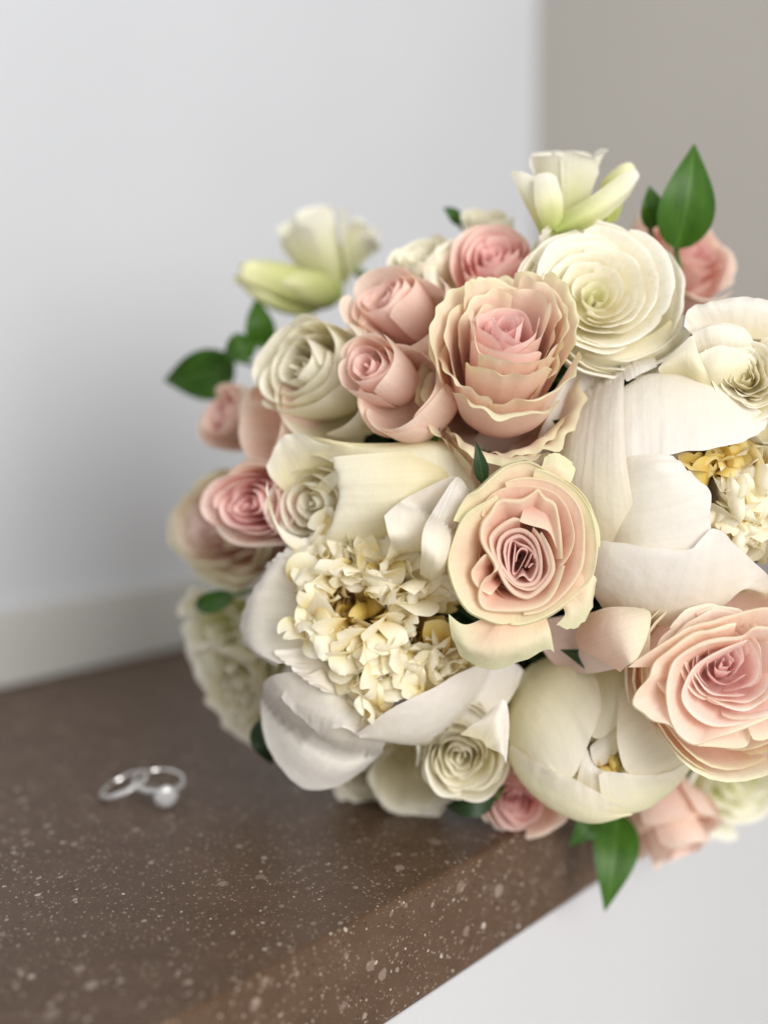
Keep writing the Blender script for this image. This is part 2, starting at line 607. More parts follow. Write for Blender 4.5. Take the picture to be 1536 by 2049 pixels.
# corner where the two walls meet
ray = FWD + (1066 - CU) / FPX * RIGHT
tt = np.dot(BACK - CAMP, NRM) / np.dot(ray, NRM)
CORN = CAMP + ray * tt
CORN[2] = 0
ec = float(np.dot(CORN - EDGE, E))


def loc(e, n):
    return EDGE + E * e + NRM * n


ct = boxobj('countertop', [loc(-1.0, -DEPTHC), loc(-1.0, 0), loc(ec, 0), loc(ec, -DEPTHC)], -T, 0.0, M['stone'], bevel=0.0026)
ct['label'] = 'brown speckled stone countertop with a thick square front edge'
ct['category'] = 'countertop'
boxobj('wall_white', [loc(-1.5, -DEPTHC - 0.1), loc(-1.5, -DEPTHC), loc(ec + .1, -DEPTHC), loc(ec + .1, -DEPTHC - 0.1)], -0.7, 1.9, M['wall'])
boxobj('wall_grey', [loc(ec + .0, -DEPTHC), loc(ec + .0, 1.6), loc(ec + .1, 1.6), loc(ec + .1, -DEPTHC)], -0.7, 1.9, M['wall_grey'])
up = boxobj('upstand', [loc(-1.4, -DEPTHC + 0.001), loc(-1.4, -DEPTHC + 0.010), loc(ec - 0.002, -DEPTHC + 0.010), loc(ec - 0.002, -DEPTHC + 0.001)], 0.0005, 0.044, M['upstand'], bevel=0.002)
cab = boxobj('cabinet', [loc(-1.0, -DEPTHC + .002), loc(-1.0, -.002), loc(ec - .002, -.002), loc(ec - .002, -DEPTHC + .002)], -0.80, -T - .0006, M['ledge'], kind='thing', bevel=.001)
cab['label'] = 'plain white cabinet front directly below the brown stone counter'
cab['category'] = 'cabinet'
boxobj('floor', [loc(-1.5, -DEPTHC + .002), loc(-1.5, 1.55), loc(ec - .002, 1.55), loc(ec - .002, -DEPTHC + .002)], -0.90, -0.80, M['ledge'])


# ------------------------------------------------------------------ flowers
class Flower:
    """a flower placed at its real position; petals are parts of it"""

    def __init__(self, name, label, cat, u, v, d, group, Rpx=200.0, sphere=0.0, gx=0.0, gy=0.0, seed=1):
        self.u, self.v, self.d = u, v, d
        self.Rpx, self.sph, self.gx, self.gy = Rpx, sphere, gx, gy
        self.Rm = Rpx * d / FPX
        self.base = P(u, v, d + 0.03)
        self.obj = thing(name, label, cat, tuple(self.base), group)
        self.rng = np.random.default_rng(seed)
        self.stem()

    def stem(self):
        a = self.base + 0.4 * (BIND - self.base) * 0.05
        mid = (a + BIND) / 2 + np.array([0, 0.0, 0.0])
        V, F = tube([a, mid, BIND], [0.0022, 0.0020, 0.0018], 6)
        link('stem', build_mesh('stem', V - self.base, F, M['stem']), self.obj)

    def depth(self, u, v):
        x = (u - self.u) / self.Rpx
        y = (v - self.v) / self.Rpx
        r2 = np.minimum(x * x + y * y, 1.0)
        return self.d + (self.gx * (u - self.u) + self.gy * (v - self.v)) / 1000.0 - self.sph * self.Rm * (np.sqrt(1 - r2) - 1)

    def add(self, W, uv, mat, q, name='petal', thick=0.0):
        n, m = W.shape[:2]
        me = build_mesh(name, W - self.base, grid_faces(n, m), mat, uv, q)
        o = link(name, me, self.obj)
        return o

    def sheet(self, C, mat, q=1.0, name='petal', ruf=0.0, rf=9.0, wob=0.4, nr=None, nc=None, edge=0.0, rnd=0.05, bow=0.0, cre=0.0, roll=0.0):
        """C[rows base->rim][cols][u, v, off mm]"""
        C = np.asarray(C, float)
        R, K = C.shape[:2]
        nr = nr or max(12, 6 * (R - 1) + 1)
        nc = nc or max(16, 5 * (K - 1) + 1)
        G = cr(cr(C, nr, 0), nc, 1)
        s = np.linspace(-1, 1, nc)[None, :] * np.ones((nr, 1))
        t = np.linspace(0, 1, nr)[:, None] * np.ones((1, nc))
        if rnd:
            te = t * (1 - rnd * np.abs(s) ** 7) * (nr - 1)
            i0 = np.minimum(te.astype(int), nr - 2)
            fr = (te - i0)[..., None]
            jj = np.arange(nc)[None, :] * np.ones((nr, 1), int)
            G = G[i0, jj] * (1 - fr) + G[i0 + 1, jj] * fr
        if cre:
            ph = self.rng.uniform(0, 6.28)
            G[..., 2] += cre * t ** 1.3 * (np.sin(s * 17 + 2.2 * np.sin(s * 3 + ph) + t) + .7 * np.sin(s * 31 + 3 * np.sin(s * 4 + ph))) * (.4 + .6 * np.sin(s * 2.3 + ph) ** 2)
        if roll:
            G[..., 2] += roll * np.clip((t - .78) / .22, 0, 1) ** 2
        G[..., 2] += bow * ((G[..., 0] - self.u) / 130.0) ** 2
        g = self.rng
        G[..., 2] += wob * wav(g, s, t, 5, 4) + ruf * t ** 3 * wav(g, s, t, rf * 2, 2)
        if edge:
            G[..., 0] += edge * t ** 4 * wav(g, s, t, rf * 3, 1)
            G[..., 1] += edge * t ** 4 * wav(g, s, t, rf * 3, 1)
        d = self.depth(G[..., 0], G[..., 1]) + G[..., 2] / 1000.0
        W = P(G[..., 0], G[..., 1], d)
        uv = np.stack([(s + 1) / 2, t], -1)
        return self.add(W, uv, mat, q, name)

    def ribs(self, ribs, mat, tuck=True, off=0.0, **k):
        k.setdefault('wob', .9)
        if mat in (M['peony_guard'], M['peony_bud']):
            k.setdefault('cre', .16)
            k.setdefault('roll', -.7)
            k.setdefault('nc', 16 * (len(ribs) - 1) + 1)
        n = max(len(r) for r in ribs)
        rows = []
        for r in ribs:
            r = [(p[0], p[1], (p[2] if len(p) > 2 else 0.0) + off) for p in r]
            r = cr(np.array(r), n, 0) if len(r) != n else np.array(r)
            if tuck:
                p = r[0]
                r = np.vstack([[p[0] + (self.u - p[0]) * .10, p[1] + (self.v - p[1]) * .10, p[2] + 14.0], r])
            rows.append(r)
        C = np.moveaxis(np.array(rows), 0, 1)
        return self.sheet(C, mat, **k)

    def contour(self, pts, mat, tgt=None, frac=0.5, deep=14.0, lip=0.0, lipd=2.0, off=0.0, closed=False, sc=None, mid=0.35, kx=0.0, grow=1.0, **k):
        """a petal drawn by its crest: the wall falls from the crest towards tgt, a lip may roll outwards"""
        p = np.array(pts, float)
        if sc:
            p = np.column_stack([sc[0] + p[:, 0] * sc[2], sc[1] + p[:, 1] * sc[2]])
        if closed:
            p = np.vstack([p, p[:1]])
        tg = np.array(tgt if tgt is not None else (self.u, self.v), float)
        p = tg + (p - tg) * grow
        v = tg - p
        v[:, 0] *= 1 - kx
        L = np.linalg.norm(v, axis=1, keepdims=True) + 1e-6
        n = v / L
        z = np.zeros(len(p))
        row = lambda q_, dz: np.column_stack([q_, z + off + dz])
        rows = [row(p + v * frac, deep), row(p + v * frac * .72, deep * .62), row(p + v * frac * mid, deep * .26), row(p + n * np.minimum(L * .1, 5), deep * .06), row(p, 0.0)]
        if lip:
            rows.append(row(p - n * lip * .55, -0.3 + lipd * .15))
            rows.append(row(p - n * lip, lipd))
        if not closed:
            k.setdefault('rnd', .32)
        return self.sheet(np.array(rows), mat, nr=4 * (len(rows) - 1) + 1, nc=min(150, 4 * (len(p) - 1) + 1), **k)

    def rose(self, u, v, d, axis, Rpx, H, n, mat, wid=(1.9, 1.0), pw=0.8, hc=0.85, lip=0.12, drop=0.0, ruf=0.0, tip=0.0, belly=1.05,
             q0=0.0, q1=1.0, cup=0.0, spiral=0.10, r0=0.05, res=(22, 18), name='petal', base_r=0.12, seedphi=0.0, rf=6.0, colq=(0.0, 1.0), ell=1.0, org=0.09, jit=1.0):
        g = self.rng
        R = Rpx * d / FPX
        H = H * d / FPX
        A = unit(axis[0] * RIGHT + axis[1] * UP - axis[2] * FWD)
        X = unit(np.cross(A, [0.12, 0.3, 0.95]))
        Y = np.cross(A, X)
        base = P(u, v, d) - A * H
        nt, ns = res
        s = np.linspace(-1, 1, ns)[None, :] * np.ones((nt, 1))
        t = np.linspace(0, 1, nt)[:, None] * np.ones((1, ns))
        p1, p2, p3 = g.uniform(0, 6.28, 3)
        for i in range(n):
            q = q0 + (q1 - q0) * i / max(n - 1, 1)
            ri = R * (r0 + (1 - r0) * q ** pw) * g.uniform(1 - .09 * jit, 1 + .09 * jit)
            hi = H * (hc + (1 - hc) * math.sin(min(q * 1.5, 1) * math.pi / 2)) * g.uniform(1 - .05 * jit, 1 + .05 * jit) - drop * H * q ** 3
            lp = lip * R * q ** 1.5 * g.uniform(.6, 1.4)
            w = (wid[0] + (wid[1] - wid[0]) * q) * g.uniform(.9, 1.1)
            phi = seedphi + i * 2.39996 + g.uniform(-.5, .5)
            te = t * (1 - (0.16 + .1 * q) * np.abs(s) ** 2.6) + tip * t * np.clip(1 - np.abs(s) * 3, 0, 1) * .1
            te = te * (1 + 0.02 * wav(g, s, t, rf, 1))
            br = base_r * R
            ps = [(br * .6, 0.0), (max(br, ri * belly), 0.10 * hi), (ri * belly, 0.55 * hi), (ri * (1 - cup), hi * .97), (ri * (1 - cup) + lp, hi - .45 * abs(lp))]
            r = 0
            z = 0
            for k_, (a, b) in enumerate(ps):
                c = math.comb(4, k_) * te ** k_ * (1 - te) ** (4 - k_)
                r = r + a * c
                z = z + b * c
            r = r * (1 + spiral * s * (.4 + .6 * t)) + lp * .35 * np.abs(s) ** 4 * t
            z = z + s * t * hi * .05 * g.normal() * jit
            amp = ruf * R * t ** 4
            r = r + amp * wav(g, s, t, rf * (1 + q), 2)
            z = z + amp * .7 * wav(g, s, t, rf * (1 + q), 2)
            r = r + 0.012 * R * wav(g, s, t, 4, 4)
            an = phi + s * w * (.55 + .45 * np.sin(np.minimum(t / .6, 1) * math.pi / 2))
            r = r * (1 + org * (1.15 - .7 * q) * (np.cos(2 * (an - p1 - q)) + .7 * np.cos(3 * (an - p2 + q)) + .45 * np.cos(5 * (an - p3 + 2 * q))))
            Wd = base + (r * np.cos(an) * ell)[..., None] * X + (r * np.sin(an))[..., None] * Y + z[..., None] * A
            cq = colq[0] + (colq[1] - colq[0]) * q
            self.add(Wd, np.stack([(s + 1) / 2, t], -1), mat, cq, name)

    def florets(self, n, ell, mat, size=(9, 17), gap=None, lift=0.0, deep=14.0, seed=5, spread=0.55, name='inner_petal', excl=None, offr=(-3, 3), wr=(.3, .6), bend=(-.2, 1.9)):
        """crinkled inner petals of a peony: spoon shapes rising from inside to the surface"""
        g = np.random.default_rng(seed)
        cx, cy, rx, ry, rot = ell
        k = 0
        A0 = -FWD
        while k < n:
            a = g.uniform(0, 6.283)
            rr = math.sqrt(g.uniform(0, 1))
            x, y = rr * math.cos(a), rr * math.sin(a)
            u = cx + (x * rx) * math.cos(rot) - (y * ry) * math.sin(rot)
            v = cy + (x * rx) * math.sin(rot) + (y * ry) * math.cos(rot)
            if excl and any(((u - e[0]) / e[2]) ** 2 + ((v - e[1]) / e[3]) ** 2 < 1 for e in excl):
                continue
            k += 1
            d = float(self.depth(np.array(u), np.array(v))) + (g.uniform(*offr) + lift + 4 * (1 - rr) * 0) / 1000
            tipp = P(u, v, d)
            L = g.uniform(*size) / 1000
            lat = unit(RIGHT * x - UP * y + 1e-6)
            dirv = unit(A0 * 1.0 + lat * spread * (0.3 + rr) + RIGHT * g.normal(0, .45) + UP * g.normal(0, .45))
            side = unit(np.cross(dirv, RIGHT * g.normal() + UP * g.normal() + A0 * .2))
            nor = np.cross(side, dirv)
            wd = L * g.uniform(*wr)
            nt, ns = 12, 9
            s = np.linspace(-1, 1, ns)[None, :] * np.ones((nt, 1))
            t = np.linspace(0, 1, nt)[:, None] * np.ones((1, ns))
            prof = (.30 + .70 * np.sin(np.minimum(t / .66, 1) * 1.5708)) * np.sqrt(np.clip(1 - np.clip((t - .60) / .43, 0, 1) ** 2.2, 0.03, 1))
            notch = g.choice([0, 0, 0, .10, .18])
            t1 = np.linspace(0, 1, nt)
            th = g.uniform(*bend) * t1 ** 1.6
            cx1 = np.concatenate([[0], np.cumsum(np.cos((th[1:] + th[:-1]) / 2))]) / (nt - 1)
            cy1 = np.concatenate([[0], np.cumsum(np.sin((th[1:] + th[:-1]) / 2))]) / (nt - 1)
            e1 = np.cos(th)[:, None]
            e2 = np.sin(th)[:, None]
            al = -notch * np.exp(-(s * 3) ** 2) * t ** 3 * L + .025 * L * wav(g, s, t, 8, 1) * t ** 2
            cupv = g.uniform(-.15, .5)
            oo = wd * cupv * (s ** 2 - .3) * (.3 + .9 * t) + wd * .10 * wav(g, s, t, 5, 4)
            Lx = L * cx1[:, None] + al * e1 - oo * e2
            Lz = L * cy1[:, None] + al * e2 + oo * e1
            tw = g.uniform(-.6, .6) * t
            c, sn = np.cos(tw), np.sin(tw)
            xs = s * wd * prof
            tip0 = L * (cx1[-1] * dirv + 0 * nor)
            Wd = (tipp - tip0) + Lx[..., None] * dirv + (xs * c - Lz * sn)[..., None] * side + (xs * sn + Lz * c)[..., None] * nor
            if excl:
                rel = Wd - CAMP
                dd = rel @ FWD
                pu = CU + FPX * (rel @ RIGHT) / dd
                pv = CV - FPX * (rel @ UP) / dd
                if any((((pu - e[0]) / (.8 * e[2])) ** 2 + ((pv - e[1]) / (.8 * e[3])) ** 2).min() < 1 for e in excl):
                    k -= 1
                    continue
            self.add(Wd, np.stack([(s + 1) / 2, t], -1), mat, float(g.uniform(0, 1)), name)


GRP = 'flowers of the bridal bouquet'

# ---- open peony (front left)
A = Flower('peony', 'open creamy white peony with a crinkled golden-hearted centre, left of the blush rose', 'peony', 740, 1255, .507, GRP, 255, .85, seed=11)
g_ = M['peony_guard']
A.ribs([[(620, 1340, 4), (550, 1350, -1), (522, 1372, 4)], [(640, 1390, 4), (570, 1420, -2), (524, 1455, 4)], [(660, 1420, 4), (600, 1480, -4), (545, 1512, 4)],
        [(690, 1440, 4), (640, 1510, -5), (585, 1562, 3)], [(710, 1450, 4), (670, 1525, -5), (625, 1581, 3)], [(740, 1455, 4), (715, 1525, -4), (690, 1566, 3)],
        [(780, 1465, 4), (765, 1500, -2), (775, 1500, 3)]], g_, ruf=.5, edge=2)
A.ribs([[(640, 1340, 3), (580, 1370, 0), (560, 1400, -3)], [(660, 1370, 3), (610, 1410, -2), (606, 1440, -4)], [(690, 1400, 3), (650, 1430, -3), (640, 1467, -5)],
        [(720, 1420, 3), (690, 1440, -3), (678, 1455, -5)], [(750, 1440, 3), (720, 1462, -3), (715, 1470, -5)]], g_, ruf=.8, edge=3)
A.ribs([[(640, 1160, 6), (590, 1130, 2), (560, 1118, 0), (548, 1122, 4)], [(640, 1190, 10), (570, 1165, 6), (522, 1168, 0), (514, 1168, 5)], [(640, 1210, 12), (560, 1195, 9), (503, 1205, 0), (494, 1205, 5)],
        [(640, 1240, 12), (550, 1238, 10), (489, 1243, 0), (482, 1243, 5)], [(645, 1265, 12), (560, 1275, 9), (495, 1280, -1), (488, 1284, 4)], [(650, 1300, 11), (590, 1305, 7), (522, 1308, -2), (516, 1314, 3)],
        [(660, 1320, 9), (620, 1330, 5), (560, 1327, -3), (556, 1336, 2)]], g_, ruf=.9, edge=3, tuck=False)
A.ribs([[(630, 1290, 9), (590, 1298, 5), (540, 1300, -2)], [(650, 1320, 9), (610, 1335, 4), (575, 1330, -3)], [(680, 1350, 9), (640, 1362, 3), (612, 1362, -3)], [(720, 1390, 9), (680, 1392, 2), (650, 1385, -3)]], g_, ruf=1.2, edge=4)
# upper right petal: hollow inside and the folded lobe
A.ribs([[(800, 1110, 40), (780, 1080, 14), (772, 1050, 4), (768, 1029, 1)], [(820, 1110, 40), (810, 1080, 14), (808, 1035, 7), (806, 1000, 1)], [(850, 1110, 40), (850, 1070, 14), (850, 1020, 8), (852, 976, 0)], [(870, 1110, 40), (880, 1060, 12), (890, 1000, 6), (905, 953, -1)], [(880, 1110, 40), (890, 1060, 8), (905, 1000, 2), (922, 965, -2)]], g_, q=.5, tuck=False, ruf=.4, off=-42)
A.ribs([[(840, 1150, 34), (842, 1112, 4), (846, 1062, -5), (866, 1022, -5), (908, 955, -2)], [(862, 1160, 34), (872, 1125, 2), (880, 1060, -8), (900, 1012, -7), (918, 955, -3)], [(880, 1155, 34), (892, 1118, 4), (908, 1050, -4), (922, 1003, -4), (930, 968, -2)], [(890, 1145, 34), (900, 1100, 8), (916, 1045, 1), (932, 1005, 0), (940, 989, 0)]], g_, tuck=False, off=-42)
# left rear guard petals behind the rim
A.ribs([[(600, 1190, 12), (565, 1150, 8), (525, 1135, 4)], [(640, 1150, 10), (600, 1118, 6), (545, 1120, 2)], [(680, 1130, 10), (640, 1100, 6), (590, 1085, 2)], [(720, 1110, 10), (690, 1080, 6), (650, 1062, 2)]], g_, ruf=1.0, edge=4, tuck=False)
A.florets(150, (742, 1215, 165, 178, .15), M['peony_core'], size=(10, 17), seed=5, excl=[(718, 1218, 58, 24), (872, 1270, 46, 36), (796, 1392, 16, 22), (600, 1330, 70, 60)], wr=(.32, .5))
A.florets(40, (742, 1215, 140, 150, .15), M['peony_core'], size=(12, 18), seed=8, excl=[(718, 1218, 58, 26), (872, 1270, 46, 36), (796, 1392, 16, 22)], offr=(-7, -3), wr=(.36, .5), bend=(.4, 1.8))
A.florets(20, (735, 1080, 110, 36, .1), M['peony_core'], size=(12, 18), seed=9, offr=(-4, 1), wr=(.45, .65), bend=(.2, 1.3))
A.florets(16, (740, 1200, 130, 150, .15), M['peony_core'], size=(16, 21), seed=19, excl=[(718, 1218, 58, 26), (872, 1270, 46, 36)], offr=(-7, -4), wr=(.30, .42), bend=(.6, 1.5))
A.florets(14, (880, 1320, 40, 46, 0), M['peony_core'], size=(11, 15), seed=12, offr=(-4, 1), wr=(.4, .6))
A.florets(10, (735, 1420, 30, 36, 0), M['peony_core'], size=(11, 16), seed=14, offr=(-5, -1), wr=(.4, .6))
A.florets(26, (850, 1365, 75, 34, -.3), M['peony_core'], size=(10, 14), seed=15, offr=(-4, 3), wr=(.4, .6))
A.florets(12, (925, 1318, 40, 24, -.2), M['peony_core'], size=(9, 13), seed=16, offr=(-2, 4), wr=(.4, .6))
A.florets(70, (760, 1240, 150, 130, 0), M['peony_gold'], size=(10, 16), seed=17, offr=(5, 11), wr=(.16, .28), bend=(-.3, .9), name='golden_petal')
A.ribs([[(850, 1300, 6), (845, 1270, 3), (850, 1242, 2)], [(880, 1310, 5), (878, 1275, 1), (884, 1240, 1)], [(905, 1310, 6), (905, 1280, 3), (908, 1255, 3)]], M['peony_gold'], tuck=False, name='golden_petal')
A.florets(26, (760, 1240, 150, 120, 0), M['peony_gold'], size=(12, 18), seed=6, offr=(11, 15), wr=(.2, .35), name='golden_petal')
A.rose(740, 1240, .517, (-.05, -.05, 1), 125, 110, 12, M['peony_gold'], hc=.55, lip=.0, pw=.6, belly=1.0, name='golden_petal', res=(12, 12))
# lower right boat-shaped petal
A.ribs([[(722, 1476), (717, 1472), (710, 1469)], [(770, 1485), (772, 1455), (786, 1416)], [(830, 1491), (838, 1440), (858, 1381)], [(890, 1485), (902, 1420), (920, 1346)],
        [(950, 1458), (968, 1390), (980, 1323)], [(1005, 1420), (1018, 1370), (1024, 1324)], [(1034, 1372), (1043, 1352), (1048, 1339)]], g_, off=-7, ruf=.5, edge=2, rf=6)
A.ribs([[(760, 1440, 0), (780, 1425, -4), (790, 1412, -7)], [(830, 1420, 2), (848, 1395, -3), (860, 1380, -7)], [(890, 1385, 2), (910, 1362, -3), (922, 1345, -7)], [(950, 1360, 3), (972, 1338, -2), (982, 1323, -7)], [(1000, 1350, 3), (1020, 1338, -1), (1030, 1326, -5)]], g_, off=0, tuck=False)

# ---- large half-open peony at the right
B = Flower('peony', 'large white peony with smooth cupped petals and yellow stamens at the right edge', 'peony', 1375, 990, .487, GRP, 285, .85, seed=21)
B.rose(1420, 985, .500, (.25, .05, 1), 215, 190, 14, M['peony_guard'], hc=.8, lip=0, cup=.25, pw=.6, belly=1.05, res=(16, 14))
B.ribs([[(1245, 775), (1236, 850), (1232, 932)], [(1290, 752), (1288, 840), (1292, 930)], [(1340, 747), (1348, 830), (1345, 908)], [(1400, 755), (1418, 830), (1424, 898)], [(1460, 776), (1488, 830), (1490, 882)], [(1524, 826), (1535, 840), (1528, 862)]], g_, off=0, ruf=.6, edge=3)
B.ribs([[(1140, 1170, 9), (1085, 960, 2), (1079, 900, 1), (1088, 830, 1), (1118, 773, 1)], [(1165, 1175, 5), (1125, 990), (1130, 900), (1142, 800), (1165, 727)], [(1200, 1175, 5), (1175, 1010), (1180, 900), (1195, 790), (1216, 700)], [(1290, 1160, 8), (1264, 1000, 1), (1250, 900, -1), (1247, 790, -1), (1252, 712)]], g_, off=-3, ruf=.4, edge=2, tuck=False)
B.ribs([[(1216, 700, -3), (1240, 730, -5), (1253, 766, -3)], [(1262, 694, -3), (1268, 722, -6), (1274, 752, -3)], [(1306, 708, -2), (1312, 722, -4), (1314, 734, -2)]], g_, tuck=False, q=.6)
B.ribs([[(1110, 930, 14), (1235, 915, 5), (1310, 908, 1.5), (1350, 912, 1.5)], [(1110, 965, 14), (1240, 945, 4), (1310, 932, -1), (1366, 930)], [(1115, 1000, 14), (1245, 985, 3.5), (1330, 965), (1388, 953)], [(1125, 1050, 14), (1250, 1030, 3), (1350, 1010), (1420, 985)], [(1150, 1100, 13), (1265, 1075, 1.5), (1360, 1060), (1420, 1045)], [(1200, 1140, 5), (1280, 1115), (1360, 1105), (1432, 1085)]], g_, off=-4.5, ruf=.6, edge=4, tuck=False)
B.ribs([[(1180, 1180), (1176, 1130), (1196, 1075)], [(1216, 1228), (1223, 1150), (1245, 1086)], [(1270, 1249), (1288, 1170), (1315, 1097)], [(1330, 1253), (1354, 1170), (1380, 1098)], [(1400, 1236), (1412, 1150), (1426, 1058)], [(1450, 1210), (1472, 1150), (1476, 1094)], [(1486, 1180), (1512, 1164), (1532, 1148)], [(1530, 1190, 6), (1545, 1175, 5), (1556, 1160, 5)]], g_, off=-6.5, ruf=.5, edge=3)
B.ribs([[(1600, 860), (1565, 890), (1530, 885)], [(1650, 980), (1610, 985), (1570, 985)], [(1625, 1110), (1590, 1110), (1545, 1120)], [(1560, 1190), (1545, 1165), (1535, 1145)]], g_, off=-2)
B.rose(1460, 1000, .507, (.1, .1, 1), 120, 110, 14, M['peony_gold'], hc=.5, lip=.1, pw=.6, res=(12, 12), name='golden_petal')
B.florets(60, (1482, 1030, 62, 85, 0), M['peony_core'], size=(8, 14), seed=31, offr=(3, 9), wr=(.4, .7))
B.florets(26, (1420, 925, 80, 28, 0), M['peony_gold'], size=(9, 14), seed=32, offr=(6, 11), name='golden_petal')
B.florets(20, (1525, 950, 35, 60, 0), M['peony_core'], size=(9, 14), seed=33, offr=(2, 8), wr=(.5, .8))

# ---- peony bud
C_ = Flower('peony', 'closed round white peony bud with overlapping cupped petals below the blush rose', 'peony', 1198, 1478, .515, GRP, 186, .95, seed=41)
b_ = M['peony_bud']
C_.rose(1205, 1500, .527, (.05, -.1, 1), 145, 140, 12, b_, hc=.9, cup=.5, lip=0, res=(14, 12))
C_.ribs([[(1160, 1318), (1175, 1400), (1180, 1480, 6)], [(1195, 1306), (1212, 1390), (1205, 1475, 6)], [(1228, 1314), (1236, 1390), (1230, 1455, 5)], [(1264, 1340), (1252, 1390), (1245, 1440, 4)]], b_, off=1.5)
C_.ribs([[(1245, 1425, 8), (1205, 1470, 8), (1178, 1495, 8)], [(1252, 1450, 8), (1212, 1500, 7), (1184, 1522, 7)], [(1245, 1490, 9), (1215, 1525, 8), (1194, 1534, 8)]], g_, tuck=False)
C_.ribs([[(1262, 1335), (1250, 1350), (1241, 1378)], [(1302, 1372), (1268, 1400), (1234, 1446)], [(1342, 1408), (1298, 1440), (1236, 1497)], [(1370, 1445), (1332, 1480), (1254, 1545)], [(1380, 1490), (1352, 1522), (1300, 1556)], [(1378, 1525), (1368, 1540), (1345, 1560)]], b_, off=-.5, ruf=.3)
C_.ribs([[(1020, 1505), (1028, 1508), (1045, 1515)], [(1016, 1440), (1062, 1500), (1100, 1540)], [(1034, 1370), (1100, 1450), (1143, 1556)], [(1070, 1330), (1140, 1420), (1178, 1484)], [(1113, 1313), (1167, 1368), (1201, 1420)], [(1150, 1308), (1182, 1338), (1199, 1376)]], b_, off=-1.2, ruf=.4, edge=2)
C_.ribs([[(1150, 1590, 3), (1158, 1540, 3), (1172, 1490, 4)], [(1188, 1605, 3), (1186, 1560, 2), (1186, 1528, 4)], [(1240, 1615, 2), (1225, 1580, 1), (1218, 1548, 2)]], g_, tuck=False, off=-.6)
C_.ribs([[(1230, 1636), (1204, 1600), (1196, 1540)], [(1290, 1620), (1252, 1585), (1240, 1546)], [(1322, 1600), (1302, 1572), (1288, 1551)], [(1354, 1574), (1342, 1560), (1336, 1545)], [(1380, 1538), (1382, 1530), (1380, 1521)]], b_, off=-2.2, ruf=.3, edge=2)
C_.ribs([[(1014, 1512), (1016, 1500), (1019, 1486)], [(1036, 1556), (1042, 1530), (1050, 1509)], [(1078, 1602), (1082, 1565), (1090, 1536)], [(1136, 1636), (1138, 1596), (1142, 1556)], [(1194, 1648), (1192, 1618), (1190, 1582)], [(1264, 1630), (1264, 1629), (1264, 1627)]], b_, off=-3.0, ruf=.3, edge=2)
C_.florets(10, (1212, 1532, 16, 14, 0), M['peony_gold'], size=(5, 8), seed=43, offr=(7, 10), name='golden_petal')

# ---- blush rose facing the camera
D = Flower('rose', 'fully open blush rose with green-tinged rolled outer petals in the middle of the bouquet', 'rose', 1043, 1100, .482, GRP, 300, .35, seed=51)
SC = (860, 900, .2344)
r_ = M['blush']
ro_ = M['blush_outer']
ct_ = (1043, 1120)
D.ribs([[(980, 1230, 6), (930, 1250, 4), (893, 1225, 5)], [(990, 1240, 5), (940, 1290, 1), (905, 1278, 4)], [(1000, 1240, 4), (965, 1300, 0), (930, 1320, 4)], [(1020, 1240, 4), (1005, 1300, -1), (985, 1340, 4)], [(1060, 1235, 4), (1050, 1290, -1), (1045, 1322, 4)], [(1080, 1235, 4), (1085, 1270, 0), (1095, 1300, 2)], [(1092, 1235, 4), (1100, 1260, 1), (1110, 1310, 2)]], ro_, q=1, tuck=False, ruf=.8, edge=3)
D.ribs([[(1100, 1190, 6), (1130, 1225, 4), (1110, 1252, 5)], [(1120, 1180, 5), (1150, 1220, 2), (1148, 1258, 4)], [(1140, 1160, 5), (1175, 1190, 2), (1180, 1225, 4)], [(1150, 1140, 6), (1185, 1150, 3), (1193, 1160, 5)]], ro_, q=1, tuck=False, ruf=.8, edge=4)
D.ribs([[(1060, 960, 9), (1082, 935, 4), (1090, 912, 3)], [(1085, 970, 8), (1105, 935, 2), (1112, 906, 3)], [(1110, 985, 8), (1130, 950, 2), (1140, 922, 3)], [(1125, 1000, 8), (1142, 965, 4), (1152, 942, 4)]], ro_, q=1, tuck=False, ruf=1, edge=3)
K = dict(sc=SC, tgt=ct_)
D.contour([(250, 620), (300, 500), (350, 430), (440, 390), (540, 300), (660, 200), (790, 160), (870, 170), (1000, 240), (1180, 330), (1300, 460), (1380, 680), (1400, 850)], ro_, grow=1.065, lip=5, off=3, frac=.55, deep=16, lipd=3, q=1, ruf=1.0, edge=9, rf=3.2, **K)
D.contour([(880, 210), (1000, 250), (1180, 350), (1290, 480), (1350, 620), (1380, 800), (1370, 980), (1330, 1100), (1200, 1230), (1050, 1340), (930, 1400), (800, 1440), (700, 1450)], ro_, grow=1.065, lip=5, off=1.5, frac=.5, deep=15, lipd=3.5, q=1, ruf=1.0, edge=9, rf=3.2, **K)
D.contour([(580, 410), (440, 500), (340, 590), (265, 720), (215, 850), (200, 960), (225, 1090), (280, 1230), (370, 1350), (480, 1400), (600, 1440), (720, 1450)], ro_, grow=1.065, lip=5, off=1, frac=.5, deep=15, lipd=3.5, q=1, ruf=1.0, edge=9, rf=3.2, **K)
D.contour([(640, 280), (740, 258), (850, 250), (1000, 275), (1130, 340), (1240, 450), (1295, 600), (1305, 800), (1285, 1000), (1200, 1150), (1080, 1280), (950, 1370), (800, 1410)], r_, lip=5, off=2, frac=.5, deep=14, lipd=1.5, q=.85, ruf=.4, **K)
D.contour([(440, 560), (490, 430), (600, 350), (750, 312), (900, 322), (1050, 372), (1150, 480), (1205, 640), (1220, 760), (1190, 880), (1120, 1000)], r_, lip=4, off=3, frac=.45, deep=13, lipd=1.2, q=.7, ruf=.3, **K)
D.contour([(470, 890), (400, 980), (362, 1040), (378, 1120), (440, 1190), (520, 1240)], r_, lip=4, off=2.5, frac=.4, deep=10, lipd=1, q=.8, **K)
